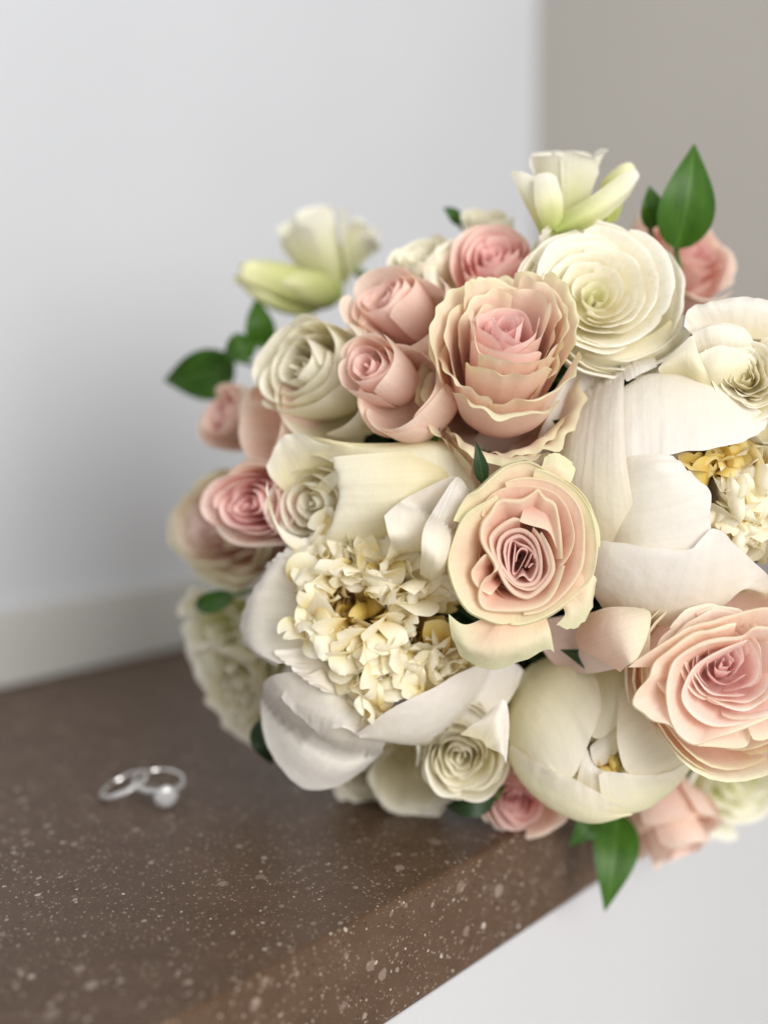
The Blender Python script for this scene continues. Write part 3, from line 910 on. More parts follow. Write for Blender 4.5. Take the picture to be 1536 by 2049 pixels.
D.contour([(1150, 990), (1095, 1120), (1030, 1240), (940, 1320), (800, 1360), (600, 1365), (470, 1345), (425, 1260), (440, 1160), (490, 1085), (555, 1040), (572, 990), (525, 910), (482, 850), (445, 760), (455, 640), (520, 550), (590, 445), (700, 445), (780, 442), (860, 395), (915, 355), (968, 420), (1050, 470), (1080, 560), (1110, 760), (1130, 930)], r_, lip=7, off=1.5, frac=.42, deep=13, lipd=1.6, q=.85, ruf=.3, **K)
D.ribs([[(860 + .2344 * a[0], 900 + .2344 * a[1], a[2]) for a in r] for r in ([(800, 455, 7), (785, 540, 4), (760, 620, 2.0)], [(900, 465, 8), (890, 570, 5), (880, 652, 2.5)], [(1010, 470, 8), (1010, 600, 5), (1005, 695, 3)], [(1080, 620, 8), (1080, 720, 5), (1065, 810, 3.5)], [(1120, 850, 7), (1112, 900, 5), (1105, 940, 4)])], r_, q=.6, tuck=False)
D.contour([(950, 700), (1020, 860), (1050, 1010), (1010, 1110), (940, 1190), (860, 1250), (800, 1258), (710, 1215), (640, 1130), (585, 1010), (540, 900), (515, 760), (590, 665), (700, 595), (765, 590)], r_, lip=5, off=3, frac=.4, deep=12, lipd=1.4, q=.6, ruf=.3, **K)
D.contour([(880, 660), (960, 780), (1010, 920), (1020, 1040), (960, 1130), (880, 1190), (800, 1190), (700, 1140), (620, 1040), (570, 900)], r_, lip=3, off=4, frac=.4, deep=11, lipd=1, q=.45, ruf=.2, **K)
D.contour([(575, 850), (600, 760), (670, 700), (770, 682), (850, 720), (910, 800), (940, 930), (938, 1060), (890, 1140), (800, 1160), (720, 1135), (650, 1050), (590, 960)], r_, lip=4, off=4, frac=.4, deep=11, lipd=1.2, q=.35, closed=True, **K)
D.contour([(630, 880), (655, 780), (760, 730), (860, 800), (905, 900), (915, 1010), (860, 1120), (800, 1070), (760, 1080), (715, 1115), (665, 1040)], r_, lip=2.5, off=4.5, frac=.45, deep=8, lipd=.8, q=.15, closed=True, **K)
D.contour([(672, 1030), (665, 900), (690, 775), (725, 800), (715, 930), (705, 1050), (740, 1050), (790, 960), (830, 870), (785, 840), (745, 880), (725, 960)], r_, lip=2, off=5, frac=.25, deep=6, lipd=.6, q=.0, **K)
D.contour([(690, 760), (760, 800), (830, 830), (880, 880), (900, 930)], r_, lip=2, off=5, frac=.35, deep=6, lipd=.6, q=.05, **K)
D.contour([(810, 1010), (850, 930), (870, 880), (910, 940), (925, 1000), (880, 970), (840, 1010)], r_, lip=2, off=5.2, frac=.3, deep=6, lipd=.6, q=.0, **K)
D.rose(1043, 1115, .4905, (0, 0, 1), 120, 90, 16, r_, hc=.8, lip=.0, colq=(.0, .5), res=(14, 14))

# ---- tall ruffled rose
Fr = Flower('rose', 'tall peach rose with wavy greenish petal edges and pink heart, above the blush rose', 'rose', 1015, 690, .492, GRP, 400, 0.0, gy=-.060, seed=61)
SD = (860, 480, .2343)
f_ = M['ruffled']
low = (1000, 1020)
heart = (1010, 690)


def sdp(l):
    return [(860 + .2343 * a, 480 + .2343 * b) for a, b in l]


AX = (.04, .62, .78)
Fr.rose(1014, 650, .492, AX, 72, 215, 12, f_, hc=.95, lip=.06, colq=(0, .25), belly=1.0, wid=(1.7, 1.1), org=.12, base_r=.3, jit=1.6)
Fr.rose(1016, 640, .494, AX, 152, 235, 14, f_, q0=.5, hc=.9, lip=.14, drop=.05, ruf=.075, rf=8, colq=(.2, 1), belly=.90, wid=(1.2, .8), pw=.9, org=.06, jit=1.7, res=(26, 34), base_r=.42, ell=.84)
Fr.rose(1017, 655, .496, AX, 162, 250, 8, f_, q0=.85, hc=.9, lip=.20, drop=.16, ruf=.085, rf=9, belly=.88, wid=(.95, .85), pw=1, org=.05, jit=1.8, res=(28, 40), base_r=.45, seedphi=.7, ell=.82)
Fr.rose(1012, 690, .500, AX, 160, 300, 6, f_, q0=.95, hc=.9, lip=.24, drop=.38, ruf=.09, rf=9, belly=.90, wid=(.8, .8), pw=1, org=.03, jit=1.2, res=(28, 40), base_r=.5, seedphi=2.1, ell=.80)
Fr.rose(1000, 760, .508, AX, 140, 280, 6, f_, q0=.95, hc=.9, lip=.05, drop=.30, ruf=.03, belly=1.0, wid=(.9, .9), pw=1, org=.03, base_r=.6, ell=.85, seedphi=1.2)

# ---- large pink rose, lower right
G = Flower('rose', 'large pale pink rose with a many-layered heart beside the peony bud at the right edge', 'rose', 1445, 1335, .478, GRP, 300, .4, seed=71)
k_ = M['pink']
SG = (820, 860, .466)
qc = (1452, 1335)
G.rose(1450, 1320, .481, (-.08, .38, .92), 122, 95, 24, k_, hc=.96, lip=.08, drop=.16, pw=.85, wid=(1.5, .75), ruf=.03, colq=(0, .55), belly=.80, spiral=.09, tip=.6, org=.07, jit=1.4)
G.ribs([[(1150, 1215, 22), (1170, 1230, 14), (1215, 1215, 8), (1280, 1215, 8)], [(1150, 1270, 20), (1180, 1260, 10), (1230, 1240, 3), (1300, 1225, 4)], [(1165, 1300, 18), (1200, 1285, 8), (1240, 1270, 1), (1300, 1250, 2)], [(1200, 1320, 16), (1225, 1310, 7), (1250, 1300, 1), (1290, 1285, 2)], [(1240, 1345, 14), (1250, 1335, 8), (1258, 1330, 2), (1275, 1320, 2)]], k_, q=.9, tuck=False)
G.ribs([[(1080, 1240, 34), (1180, 1225, 24), (1300, 1215, 12)], [(1085, 1300, 32), (1180, 1290, 20), (1300, 1260, 8)], [(1130, 1350, 34), (1200, 1345, 24), (1300, 1320, 12)]], k_, q=.6, tuck=False)
G.contour([(935, 1020), (1000, 975), (1110, 905), (1200, 850), (1280, 830), (1380, 800), (1500, 770), (1600, 780)], k_, sc=SG, tgt=qc, frac=.35, deep=12, off=1, q=1, ruf=.8, edge=2, lip=4)
G.contour([(1400, 830), (1300, 862), (1220, 880), (1110, 955), (1052, 1005), (1035, 1060), (985, 1115), (962, 1175), (1010, 1215), (1050, 1245), (1110, 1260), (1140, 1290)], k_, sc=SG, tgt=qc, frac=.38, deep=12, off=-1, q=1, ruf=.6, edge=2, lip=6, lipd=1.5)
G.contour([(1600, 860), (1480, 850), (1420, 890), (1330, 900), (1240, 925), (1145, 985), (1112, 1060), (1105, 1140), (1115, 1220), (1152, 1300), (1220, 1345), (1290, 1325), (1380, 1295), (1470, 1260), (1560, 1225)], k_, sc=SG, tgt=qc, frac=.35, deep=12, off=-2, q=.9, ruf=.5, edge=2, lip=5, lipd=1.5)
G.contour([(1150, 1300), (1215, 1352), (1300, 1362), (1400, 1368), (1450, 1352), (1462, 1310), (1480, 1335), (1560, 1320), (1650, 1260)], k_, sc=SG, tgt=qc, frac=.35, deep=10, off=1.5, q=1, ruf=.8, edge=2)
G.contour([(1450, 900), (1330, 950), (1230, 1010), (1180, 1090), (1170, 1160), (1220, 1230), (1300, 1270), (1400, 1265), (1500, 1230), (1600, 1160)], k_, sc=SG, tgt=qc, frac=.35, deep=10, off=-1, q=.6, ruf=.4, lip=3)
G.rose(1470, 1345, .497, (.1, .1, 1), 190, 200, 10, k_, q0=.85, hc=.9, lip=.1, res=(16, 14))

# ---- white rose lying sideways
H = Flower('rose', 'creamy white rose facing left with a long smooth outer petal, above the open peony', 'rose', 640, 1000, .520, GRP, 500, 0, gx=-.055, seed=81)
w_ = M['white_rose']
H.rose(618, 1008, .528, (-.62, -.12, .75), 84, 130, 14, w_, hc=.95, lip=.10, pw=.8, ruf=.02, ell=1.25)
H.ribs([[(600, 1010, 18), (545, 960, 10), (532, 930, 6)], [(620, 990, 18), (570, 920, 8), (560, 880, 4)], [(650, 970, 18), (610, 905, 6), (585, 868, 2)], [(690, 960, 18), (660, 905, 4), (650, 878, 1)], [(720, 955, 16), (710, 905, 2), (705, 890, 1)]], w_, tuck=False, ruf=1.2, edge=4)
H.ribs([[(585, 868, 3), (640, 890, 4), (670, 930, 8)], [(640, 876, 1), (690, 900, 1), (700, 950, 6)], [(700, 886, 1), (760, 910, 0), (760, 970, 4)], [(790, 886, 4), (840, 905, 1), (850, 980, 4)], [(870, 876, 10), (900, 900, 6), (910, 990, 8)], [(920, 890, 18), (940, 930, 14), (950, 985, 14)]], w_, tuck=False)
H.ribs([[(950, 930, 18), (860, 905, 5), (760, 906, -2), (672, 913, -4), (664, 918, 0)], [(955, 950, 16), (860, 945, 0), (760, 950, -7), (684, 955, -8), (676, 958, -4)], [(950, 985, 16), (850, 990, 0), (760, 1005, -7), (684, 1006, -8), (676, 1006, -4)], [(930, 1010, 18), (830, 1035, 4), (740, 1062, -2), (664, 1066, -5), (656, 1064, -1)], [(900, 1030, 22), (820, 1070, 10), (740, 1090, 4), (650, 1095, 2), (640, 1090, 4)]], w_, tuck=False, ruf=1.3, edge=6, cre=.12, nc=70)
H.ribs([[(620, 990, 10), (655, 950, 4), (690, 938, -3)], [(650, 1000, 9), (668, 975, 2), (682, 962, -5)]], w_, tuck=False, ruf=1)
H.ribs([[(540, 1000, 2), (532, 985, 2), (535, 960, 4)], [(560, 1060, 4), (545, 1040, 2), (540, 1010, 2)], [(600, 1110, 6), (575, 1090, 3), (565, 1060, 3)], [(650, 1110, 8), (620, 1100, 5), (610, 1080, 4)]], w_, tuck=False)


def simple_rose(name, label, u, v, dd, axis, Rpx, Hpx, n, mat, seed, **k):
    f = Flower(name, label, 'rose', u, v, dome(u, v) + dd, GRP, 300, 0, seed=seed)
    f.rose(u, v, dome(u, v) + dd, axis, Rpx, Hpx, n, mat, **k)
    return f


# ---- spray roses on the upper left
s_ = M['spray']
simple_rose('spray_rose', 'blush rosebud with two smooth outer petals, left of the tall ruffled rose', 728, 725, -.004, (-.52, .34, .75), 66, 150, 11, s_, 91, hc=.93, lip=.05, belly=1.15, wid=(1.9, 1.15), ell=1.1).rose(
    790, 772, dome(770, 770) + .002, (-.52, .28, .75), 92, 150, 6, s_, q0=.93, lip=.05, belly=1.12, wid=(1.0, 1.0), colq=(.9, 1))
simple_rose('spray_rose', 'blush rosebud with a swirled mauve-pink heart, topmost on the left of the tall rose', 758, 588, .0, (-.55, .48, .65), 74, 160, 12, s_, 92, hc=.95, lip=.08, belly=1.1, ell=1.25).rose(
    800, 625, dome(790, 620) + .004, (-.55, .40, .7), 92, 150, 6, s_, q0=.93, lip=.06, belly=1.1, wid=(1.0, 1.0), colq=(.9, 1))
# ---- white rose, far left top
simple_rose('rose', 'blurred cream white rose between the dark leaves and the blush rosebuds', 582, 730, -.006, (-.60, .22, .75), 92, 190, 13, w_, 93, hc=.97, lip=.10, belly=1.1, ell=1.2).rose(
    640, 765, dome(620, 760) + .004, (-.6, .1, .75), 118, 180, 6, w_, q0=.93, lip=.06, belly=1.12)
# ---- white ranunculus
R_ = Flower('ranunculus', 'white ranunculus with many thin swirled petals and a pale green eye', 'ranunculus', 1215, 580, .520, GRP, 300, 0, seed=101)
rn = M['ranunculus']
R_.rose(1200, 578, .516, (.06, .26, .95), 136, 84, 26, rn, hc=.70, lip=.06, pw=.75, wid=(1.2, .78), cup=.0, belly=.78, ruf=.02, r0=.07, tip=.8, org=.05, colq=(0, 6), jit=1.5)
R_.rose(1212, 585, .522, (.08, .3, .95), 152, 110, 12, rn, q0=.85, hc=.9, lip=.10, wid=(.9, .85), belly=1.08, ruf=.02)
R_.ribs([[(1150, 640, 8), (1130, 690, 6), (1105, 700, 10)], [(1180, 660, 6), (1165, 710, 2), (1150, 745, 8)], [(1240, 680, 4), (1240, 720, 0), (1240, 740, 6)], [(1300, 670, 4), (1320, 700, 0), (1330, 715, 6)], [(1340, 640, 6), (1360, 665, 4), (1375, 675, 8)]], rn, tuck=False, ruf=.6)
R_.ribs([[(1130, 560, 8), (1090, 540, 6), (1060, 520, 8)], [(1150, 520, 8), (1110, 490, 6), (1085, 485, 9)], [(1190, 490, 9), (1160, 465, 8), (1150, 458, 12)]], rn, tuck=False, ruf=.6)
# ---- white garden rose at the right edge
O_ = Flower('rose', 'white garden rose with a ruffled cream centre, above the large peony at the right', 'rose', 1480, 735, .500, GRP, 300, 0, gy=-.03, seed=111)
O_.ribs([[(1420, 700, 12), (1385, 670, 8), (1365, 650, 6)], [(1430, 690, 12), (1395, 640, 6), (1378, 618, 4)], [(1450, 680, 12), (1430, 630, 5), (1420, 604, 3)], [(1480, 680, 12), (1488, 625, 5), (1487, 594, 2)], [(1530, 680, 12), (1535, 630, 6), (1536, 601, 4)], [(1600, 700, 12), (1610, 650, 8), (1620, 620, 6)]], M['peony_guard'], tuck=False, ruf=.8, edge=3)
O_.ribs([[(1400, 745, 12), (1392, 700, 3), (1384, 668, 0), (1400, 655, 2)], [(1440, 735, 10), (1432, 690, -1), (1428, 655, -3), (1440, 646, 0)], [(1480, 735, 10), (1480, 690, -1), (1485, 662, -2), (1480, 652, 1)], [(1520, 750, 12), (1515, 700, 3), (1505, 680, 2), (1500, 668, 3)]], M['peony_guard'], tuck=False, ruf=.3)
O_.ribs([[(1330, 760, 12), (1316, 740, 6), (1325, 725, 5)], [(1370, 770, 8), (1360, 720, 0), (1362, 690, 2)], [(1400, 790, 6), (1395, 730, -2), (1385, 672, 0)], [(1430, 800, 6), (1415, 750, -1), (1392, 705, -1)]], w_, tuck=False)
O_.ribs([[(1380, 790, 10), (1395, 745, 2), (1392, 708, 0)], [(1420, 800, 8), (1430, 740, -2), (1440, 690, -1)], [(1460, 790, 8), (1470, 735, -1), (1480, 690, 0)], [(1500, 780, 10), (1510, 735, 2), (1520, 700, 2)]], w_, tuck=False)
O_.rose(1492, 748, .499, (-.15, .15, 1), 84, 60, 20, w_, hc=.9, lip=.08, pw=.8, ruf=.06, rf=9, belly=.82, base_r=.3)
O_.rose(1500, 770, .512, (.05, .1, 1), 130, 110, 10, w_, q0=.8, lip=.12, ruf=.03)
# ---- pinks at the top
h_ = M['hotpink']
simple_rose('spray_rose', 'small pink rose with a deep rose-pink eye, behind the tall ruffled rose', 988, 500, .012, (-.1, .62, .72), 82, 110, 15, h_, 121, hc=.95, lip=.15, colq=(0, .6)).rose(970, 520, dome(970, 510) + .016, (-.1, .62, .72), 108, 100, 7, w_, q0=.85, lip=.2, wid=(.9, .9))
f = simple_rose('spray_rose', 'coral pink rose looking right beside the pointed green leaf', 1388, 488, .010, (.42, .45, .75), 70, 140, 13, h_, 122, hc=.95, lip=.15, colq=(0, .8))
f.rose(1375, 500, dome(1375, 500) + .012, (.25, .5, .8), 92, 150, 8, h_, q0=.85, lip=.25, wid=(.9, .9), ruf=.05)
f.ribs([[(1330, 620, 10), (1370, 590, 6), (1420, 560, 4)], [(1370, 620, 8), (1410, 590, 3), (1462, 552, 2)], [(1400, 610, 8), (1430, 590, 5), (1468, 566, 4)]], h_, tuck=False)
simple_rose('rose', 'blurred cream rose at the top between the freesia and the blush rosebud', 835, 505, .012, (-.3, .7, .6), 62, 120, 14, w_, 123, lip=.12)
simple_rose('rose', 'small blurred cream bloom directly left of the top freesia', 975, 430, .02, (-.1, .8, .5), 48, 90, 10, w_, 124, lip=.12)
# ---- left side pinks
simple_rose('spray_rose', 'blurred pink rosebud beside the large dark leaf on the left', 437, 825, -.002, (-.72, .22, .62), 56, 150, 18, s_, 131, hc=.96, lip=.12, ell=1.3).rose(
    520, 850, dome(500, 850) + .0, (-.8, .05, .55), 84, 140, 6, s_, q0=.9, lip=.05, belly=1.1)
simple_rose('spray_rose', 'pink rose with a bright pink heart, left of the sideways white rose', 492, 1010, -.010, (-.55, -.05, .8), 62, 120, 15, h_, 132, hc=.96, lip=.15, ell=1.75, colq=(0, .55)).rose(
    510, 1010, dome(500, 1010) - .004, (-.55, -.05, .8), 74, 110, 8, s_, q0=.85, lip=.2, ell=1.6, wid=(.9, .9))
f = simple_rose('rose', 'blurred peach rose on the far left edge of the bouquet', 405, 1045, .002, (-.78, .0, .6), 78, 140, 13, M['pink'], 133, hc=.96, lip=.16, ell=1.75, ruf=.05)
f.rose(440, 1050, dome(420, 1050) + .004, (-.7, -.05, .65), 100, 140, 10, M['pink'], q0=.8, lip=.22, ell=1.35, ruf=.06)
# ---- lower left and bottom
L_ = Flower('lisianthus', 'blurred cream bloom with loose frilly petals at the lower left of the bouquet', 'lisianthus', 440, 1340, dome(440, 1340), GRP, 300, 0, seed=141)
L_.rose(452, 1300, dome(440, 1310) - .004, (-.62, -.25, .72), 110, 110, 16, M['freesia'], hc=.9, lip=.35, ruf=.10, wid=(1.2, .7), ell=1.1)
L_.rose(470, 1400, dome(470, 1400) - .006, (-.5, -.5, .7), 105, 100, 12, M['white_rose'], hc=.9, lip=.35, ruf=.12, wid=(1.0, .7))
simple_rose('rose', 'blurred white rose tucked under the open peony against the counter', 748, 1556, -.016, (-.2, -.5, .85), 88, 120, 13, w_, 142, hc=.95, lip=.3, ruf=.05).rose(
    820, 1560, dome(820, 1560) - .006, (-.1, -.5, .85), 85, 110, 7, w_, q0=.85, lip=.3, ruf=.06)
f = simple_rose('rose', 'small white rose with crisp layered petals, between peony petal and bud', 918, 1520, -.014, (-.15, -.25, .95), 74, 110, 17, w_, 143, hc=.95, lip=.12, ruf=.05, ell=.8)
f.rose(925, 1510, dome(920, 1510) - .006, (-.1, -.2, .95), 95, 100, 8, w_, q0=.85, lip=.12, ruf=.06, ell=.85)
f.ribs([[(920, 1470, -10), (945, 1450, -14), (960, 1440, -12)], [(960, 1480, -14), (985, 1440, -18), (1005, 1400, -14)], [(975, 1495, -14), (1000, 1470, -18), (1018, 1440, -12)], [(985, 1500, -14), (1005, 1510, -16), (1013, 1530, -12)]], M['peony_guard'], tuck=False, off=-2)
f = simple_rose('spray_rose', 'small pink rose with pale outer petals under the peony bud, by the counter edge', 1034, 1608, -.024, (-.18, -.35, .9), 62, 90, 17, h_, 144, hc=.95, lip=.12, ell=.85, colq=(0, .45))
f.rose(1048, 1606, dome(1045, 1606) - .018, (-.1, -.35, .9), 82, 90, 8, s_, q0=.85, lip=.18, ruf=.04)
simple_rose('spray_rose', 'pink frilled rose mostly hidden behind the peony bud', 1270, 1592, -.012, (.0, -.5, .85), 90, 100, 18, M['hotpink'], 145, hc=.9, lip=.2, ruf=.07)
f = simple_rose('spray_rose', 'peach rosebud hanging over the counter edge beside the bottom leaf', 1368, 1705, -.022, (.34, -.80, .42), 66, 130, 12, s_, 146, hc=.97, lip=.10, colq=(.5, 1))
f.rose(1340, 1680, dome(1340, 1660) - .016, (.22, -.80, .5), 96, 120, 8, s_, q0=.85, lip=.12)
f = simple_rose('lisianthus', 'blurred cream bloom with a greenish throat at the lower right corner', 1490, 1580, -.006, (.30, -.35, .85), 100, 100, 14, M['freesia'], 147, hc=.8, lip=.3, ruf=.06, wid=(1.2, .7))
f.obj['category'] = 'lisianthus'


# ---- freesias
def freesia(label, u, v, d, blooms, buds, seed):
    f = Flower('freesia', label, 'freesia', u, v, d, GRP, 300, 0, seed=seed)
    for (bu, bv, dd, ax, R, Hh, op) in blooms:
        f.rose(bu, bv, d + dd, ax, R, Hh, 7, M['freesia'], hc=1, lip=op, wid=(.75, .62), pw=.35, belly=.62, r0=.3, tip=.5, spiral=.05, colq=(.5, 1), base_r=.2)
    for (bu, bv, dd, ax, R, Hh) in buds:
        f.rose(bu, bv, d + dd, ax, R, Hh, 5, M['freesia_bud'], hc=1, lip=-.7, wid=(1.0, 1.0), pw=.2, belly=1.1, r0=.5, cup=.35, name='bud_petal')
    return f


fz = freesia('cream freesia with upright petals and a yellow-green bud, at the top of the bouquet', 1130, 400, .545, [(1128, 302, 0, (-.05, .92, .35), 74, 170, .3)], [], 151)
fz.ribs([[(1080, 470, -4), (1045, 400, -8), (1017, 340, -6)], [(1090, 470, -8), (1065, 410, -12), (1050, 345, -10)], [(1100, 470, -6), (1090, 420, -12), (1080, 360, -10)]], M['freesia'], tuck=False)
fz.ribs([[(1090, 470, -10), (1070, 410, -18), (1068, 350, -14)], [(1110, 470, -12), (1100, 400, -20), (1092, 345, -16)], [(1125, 465, -10), (1125, 400, -18), (1112, 350, -14)]], M['freesia'], tuck=False, q=.8)
fz.ribs([[(1095, 440, -10), (1170, 400, -14), (1240, 350, -8), (1270, 335, -4)], [(1110, 462, -14), (1180, 425, -18), (1250, 380, -12), (1278, 352, -6)], [(1120, 470, -10), (1190, 450, -12), (1250, 400, -8), (1270, 370, -2)]], M['freesia'], tuck=False)
fz.ribs([[(1190, 450, 6), (1200, 370, 4), (1240, 328, 2)], [(1210, 450, 2), (1230, 370, -2), (1262, 326, 0)], [(1235, 440, 6), (1255, 380, 3), (1275, 345, 2)]], M['freesia_bud'], tuck=False)
freesia('blurred cream freesia with two lime-green buds against the white wall, upper left', 640, 500, .64, [(622, 425, 0, (-.30, .9, .4), 78, 190, .35), (735, 445, .01, (.45, .75, .3), 36, 160, .9)], [(474, 548, -.004, (-.93, .25, .2), 50, 190), (560, 560, -.004, (-.8, .2, .3), 44, 130)], 152)


# ------------------------------------------------------------------ leaves
def leaf(label, base, tip, width, d0, d1, mat, bend=6.0, fold=0.25, stem=True, seed=1, name='leaf_sprig', cat='leaf', roll=0.0):
    b = P(base[0], base[1], d0)
    t_ = P(tip[0], tip[1], d1)
    o = thing(name, label, cat, tuple(b), 'green leaves of the bouquet')
    ax = t_ - b
    Ln = np.linalg.norm(ax)
    ax = ax / Ln
    sd = unit(np.cross(ax, -FWD))
    nr = np.cross(sd, ax)
    sd = sd * math.cos(roll) + nr * math.sin(roll)
    nr = np.cross(sd, ax)
    wm = width * d0 / FPX
    nt, ns = 22, 11
    s = np.linspace(-1, 1, ns)[None, :] * np.ones((nt, 1))
    t = np.linspace(0, 1, nt)[:, None] * np.ones((1, ns))
    pr = np.sin(np.pi * np.clip(t, 0, 1) ** .66) ** .9 * (1 - .25 * t ** 3) + .015
    g = np.random.default_rng(seed)
    off = bend / 1000 * np.sin(math.pi * t) + fold * wm * np.abs(s) * pr + wm * .06 * wav(g, s, t, 3, 6)
    W_ = b + (t * Ln)[..., None] * ax + (s * pr * wm)[..., None] * sd + off[..., None] * nr
    link('leaf', build_mesh('leaf', W_ - b, grid_faces(nt, ns), mat, np.stack([(s + 1) / 2, t], -1)), o)
    if stem:
        e = b + (BIND - b) * .5
        V, F = tube([b, (b + e) / 2, e], [.0011, .0011, .0012], 6)
        link('stem', build_mesh('stem', V - b, F, M['stem']), o)
    return o


leaf('large pointed green leaf standing at the top right', (1352, 500), (1388, 288), 56, .565, .560, M['leaf_light'], seed=1)
leaf('short bright green leaf just left of the large top leaf', (1300, 460), (1298, 372), 24, .570, .570, M['leaf_light'], seed=2)
leaf('broad dark leaf reaching furthest left beside the pink bud', (470, 720), (328, 762), 55, .655, .665, M['leaf'], seed=3, roll=.5)
leaf('rounded green leaf between the broad dark leaf and the white rose', (512, 690), (448, 712), 30, .635, .638, M['leaf_light'], seed=4)
leaf('green leaf upright under the lime freesia buds', (530, 700), (512, 595), 30, .64, .64, M['leaf_light'], seed=5)
leaf('tiny dark leaf tip poking out left of the top pink rose', (920, 450), (886, 415), 13, .60, .60, M['leaf'], seed=6)
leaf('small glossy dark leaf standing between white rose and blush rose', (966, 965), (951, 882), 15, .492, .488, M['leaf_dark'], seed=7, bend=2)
leaf('long pointed green leaf hanging below the pink roses over the counter edge', (1234, 1625), (1209, 1824), 46, .592, .578, M['leaf_light'], seed=8, fold=.15)
leaf('short green leaf under the peony bud, left of the hanging leaf', (1180, 1630), (1136, 1694), 30, .590, .582, M['leaf'], seed=9)
leaf('green leaf edge between the blush rosebud and the tall rose', (850, 890), (884, 800), 20, .522, .512, M['leaf'], seed=10)
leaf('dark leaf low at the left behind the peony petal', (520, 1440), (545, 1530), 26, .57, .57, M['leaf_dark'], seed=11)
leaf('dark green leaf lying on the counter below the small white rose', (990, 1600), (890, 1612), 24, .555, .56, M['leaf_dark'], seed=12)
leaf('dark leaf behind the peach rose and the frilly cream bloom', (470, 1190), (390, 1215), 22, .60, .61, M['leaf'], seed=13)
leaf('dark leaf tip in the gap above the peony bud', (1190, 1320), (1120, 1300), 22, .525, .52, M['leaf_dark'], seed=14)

# dark foliage that fills the inside of the bouquet
g = np.random.default_rng(3)
VV, FF, UU = [], [], []
nv = 0
for i in range(420):
    dr = unit(g.normal(size=3))
    if np.dot(dr, FWD) > .5:
        continue
    p = BCW + dr * BR * g.uniform(.35, .66)
    if p[2] < 0.012:
        continue
    ax = unit(dr + g.normal(size=3) * .6)
    sd = unit(np.cross(ax, g.normal(size=3)))
    nr = np.cross(sd, ax)
    Ln, wm = g.uniform(.025, .04), g.uniform(.006, .010)
    nt, ns = 6, 3
    s = np.linspace(-1, 1, ns)[None, :] * np.ones((nt, 1))
    t = np.linspace(0, 1, nt)[:, None] * np.ones((1, ns))
    pf = np.sin(np.pi * t ** .8) + .03
    W_ = p + ((t - .4) * Ln)[..., None] * ax + (s * pf * wm)[..., None] * sd + (.004 * np.sin(np.pi * t) + .3 * wm * np.abs(s))[..., None] * nr
    VV.append(W_.reshape(-1, 3))
    FF.append(grid_faces(nt, ns) + nv)
    UU.append(np.stack([(s + 1) / 2, t], -1).reshape(-1, 2))
    nv += nt * ns
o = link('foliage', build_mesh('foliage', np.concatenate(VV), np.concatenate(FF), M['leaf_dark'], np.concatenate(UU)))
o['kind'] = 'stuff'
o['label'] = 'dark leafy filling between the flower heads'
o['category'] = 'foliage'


# ------------------------------------------------------------------ rings
def ring_mesh(rad, w, h, n=96, ns=10):
    a = np.linspace(0, 2 * np.pi, n, endpoint=False)
    b = np.linspace(0, 2 * np.pi, ns, endpoint=False)
    A_, B_ = np.meshgrid(a, b, indexing='ij')
    cb, sb = np.cos(B_), np.sin(B_)
    r = rad + h * np.sign(cb) * np.abs(cb) ** .7
    z = w * np.sign(sb) * np.abs(sb) ** .7
    V = np.stack([r * np.cos(A_), r * np.sin(A_), z], -1).reshape(-1, 3)
    i = np.arange(n)[:, None] * ns
    j = np.arange(ns)[None, :]
    i2 = (np.arange(n)[:, None] + 1) % n * ns
    j2 = (j + 1) % ns
    F = np.stack([i + j, i2 + j, i2 + j2, i + j2], -1).reshape(-1, 4)
    return V, F


def gem_mesh(r, n=16):
    V = [(0, 0, -.62 * r * 1.3)]
    rings = [(r, 0.0, 0), (r * .99, .04 * r, 0), (r * .80, .22 * r, .5), (r * .55, .34 * r, 0)]
    for rr, z, ph in rings:
        for k in range(n):
            a = 2 * math.pi * (k + ph) / n
            V.append((rr * math.cos(a), rr * math.sin(a), z))
    F = []
    for k in range(n):
        F.append((0, 1 + (k + 1) % n, 1 + k))
    for q in range(3):
        b0, b1 = 1 + q * n, 1 + (q + 1) * n
        for k in range(n):
            F.append((b0 + k, b0 + (k + 1) % n, b1 + (k + 1) % n))
            F.append((b0 + k, b1 + (k + 1) % n, b1 + k))
    F.append(tuple(1 + 3 * n + k for k in range(n)))
    return np.array(V), F


def place(root, z_axis, x_axis, pos):
    from mathutils import Matrix
    z = Vector(unit(z_axis))
    x = Vector(x_axis)
    x = (x - z * x.dot(z)).normalized()
    y = z.cross(x)
    root.matrix_world = Matrix(((x.x, y.x, z.x, pos[0]), (x.y, y.y, z.y, pos[1]), (x.z, y.z, z.z, pos[2]), (0, 0, 0, 1)))


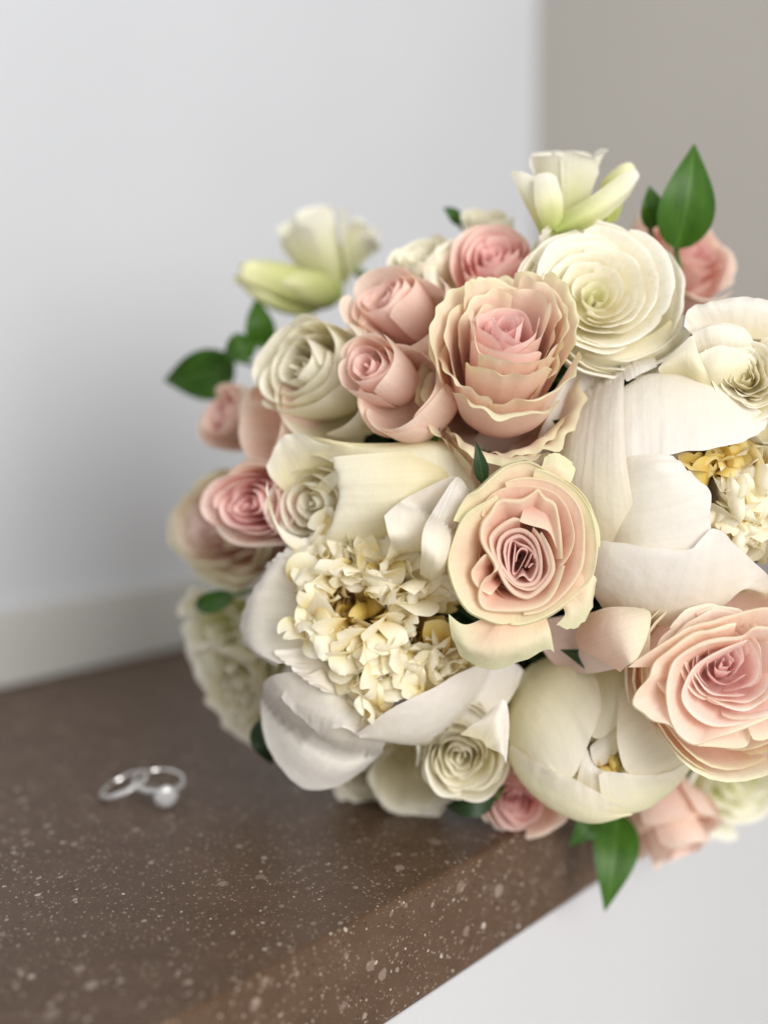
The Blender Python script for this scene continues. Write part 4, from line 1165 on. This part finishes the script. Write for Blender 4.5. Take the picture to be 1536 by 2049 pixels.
RR = 0.0100
p2 = on_counter(318, 1562, .0080)
ring2 = thing('diamond_ring', 'white gold engagement ring with one large round diamond lying on the brown counter', 'ring', (0, 0, 0), 'wedding rings')
V, F = ring_mesh(RR, .0009, .0007)
link('band', build_mesh('band', V, F, M['metal']), ring2)
gm = build_mesh('diamond', *gem_mesh(.0050, 8), M['gem'], smooth=False)
o = link('diamond', gm, ring2)
o.location = (RR + .0052, 0, 0)
o.rotation_euler = (0, math.pi / 2, 0)
V, F = ring_mesh(.0026, .0004, .0004, 32, 6)
V = np.column_stack([V[:, 2] + RR + .0022, V[:, 0], V[:, 1]])
setting = link('setting', build_mesh('setting', V, F, M['metal']), ring2)
for k in range(4):
    a = math.pi / 4 + k * math.pi / 2
    V, F = tube([(RR, .001 * math.cos(a), .001 * math.sin(a)), (RR + .003, .0034 * math.cos(a), .0034 * math.sin(a)), (RR + .0058, .0040 * math.cos(a), .0040 * math.sin(a)), (RR + .0063, .0034 * math.cos(a), .0034 * math.sin(a))], [.0006, .0005, .0005, .0003], 6)
    link('prong', build_mesh('prong', V, F, M['metal']), setting)
sg = gem_mesh(.0009, 8)
sm = build_mesh('side_stone', *sg, M['gem'], smooth=False)
for k in list(range(-9, -2)) + list(range(3, 10)):
    a = k * .115
    o = link('side_stone', sm, ring2)
    o.location = ((RR + .0009) * math.cos(a), (RR + .0009) * math.sin(a), 0)
    o.rotation_euler = (0, math.pi / 2, a)
place(ring2, (.04, -.17, 1), (.35, -1, -.05), tuple(p2))
p1 = on_counter(250, 1570, .0055)
ring1 = thing('wedding_band', 'slim white gold band set with small stones leaning against the diamond ring', 'ring', (0, 0, 0), 'wedding rings')
V, F = ring_mesh(RR, .0011, .0007)
link('band', build_mesh('band', V, F, M['metal']), ring1)
for k in range(26):
    a = k * .115 - 3.2
    o = link('side_stone', sm, ring1)
    o.location = ((RR + .0008) * math.cos(a), (RR + .0008) * math.sin(a), 0)
    o.rotation_euler = (0, math.pi / 2, a)
place(ring1, (-.42, -.12, 1), (1, 0, 0), tuple(p1))
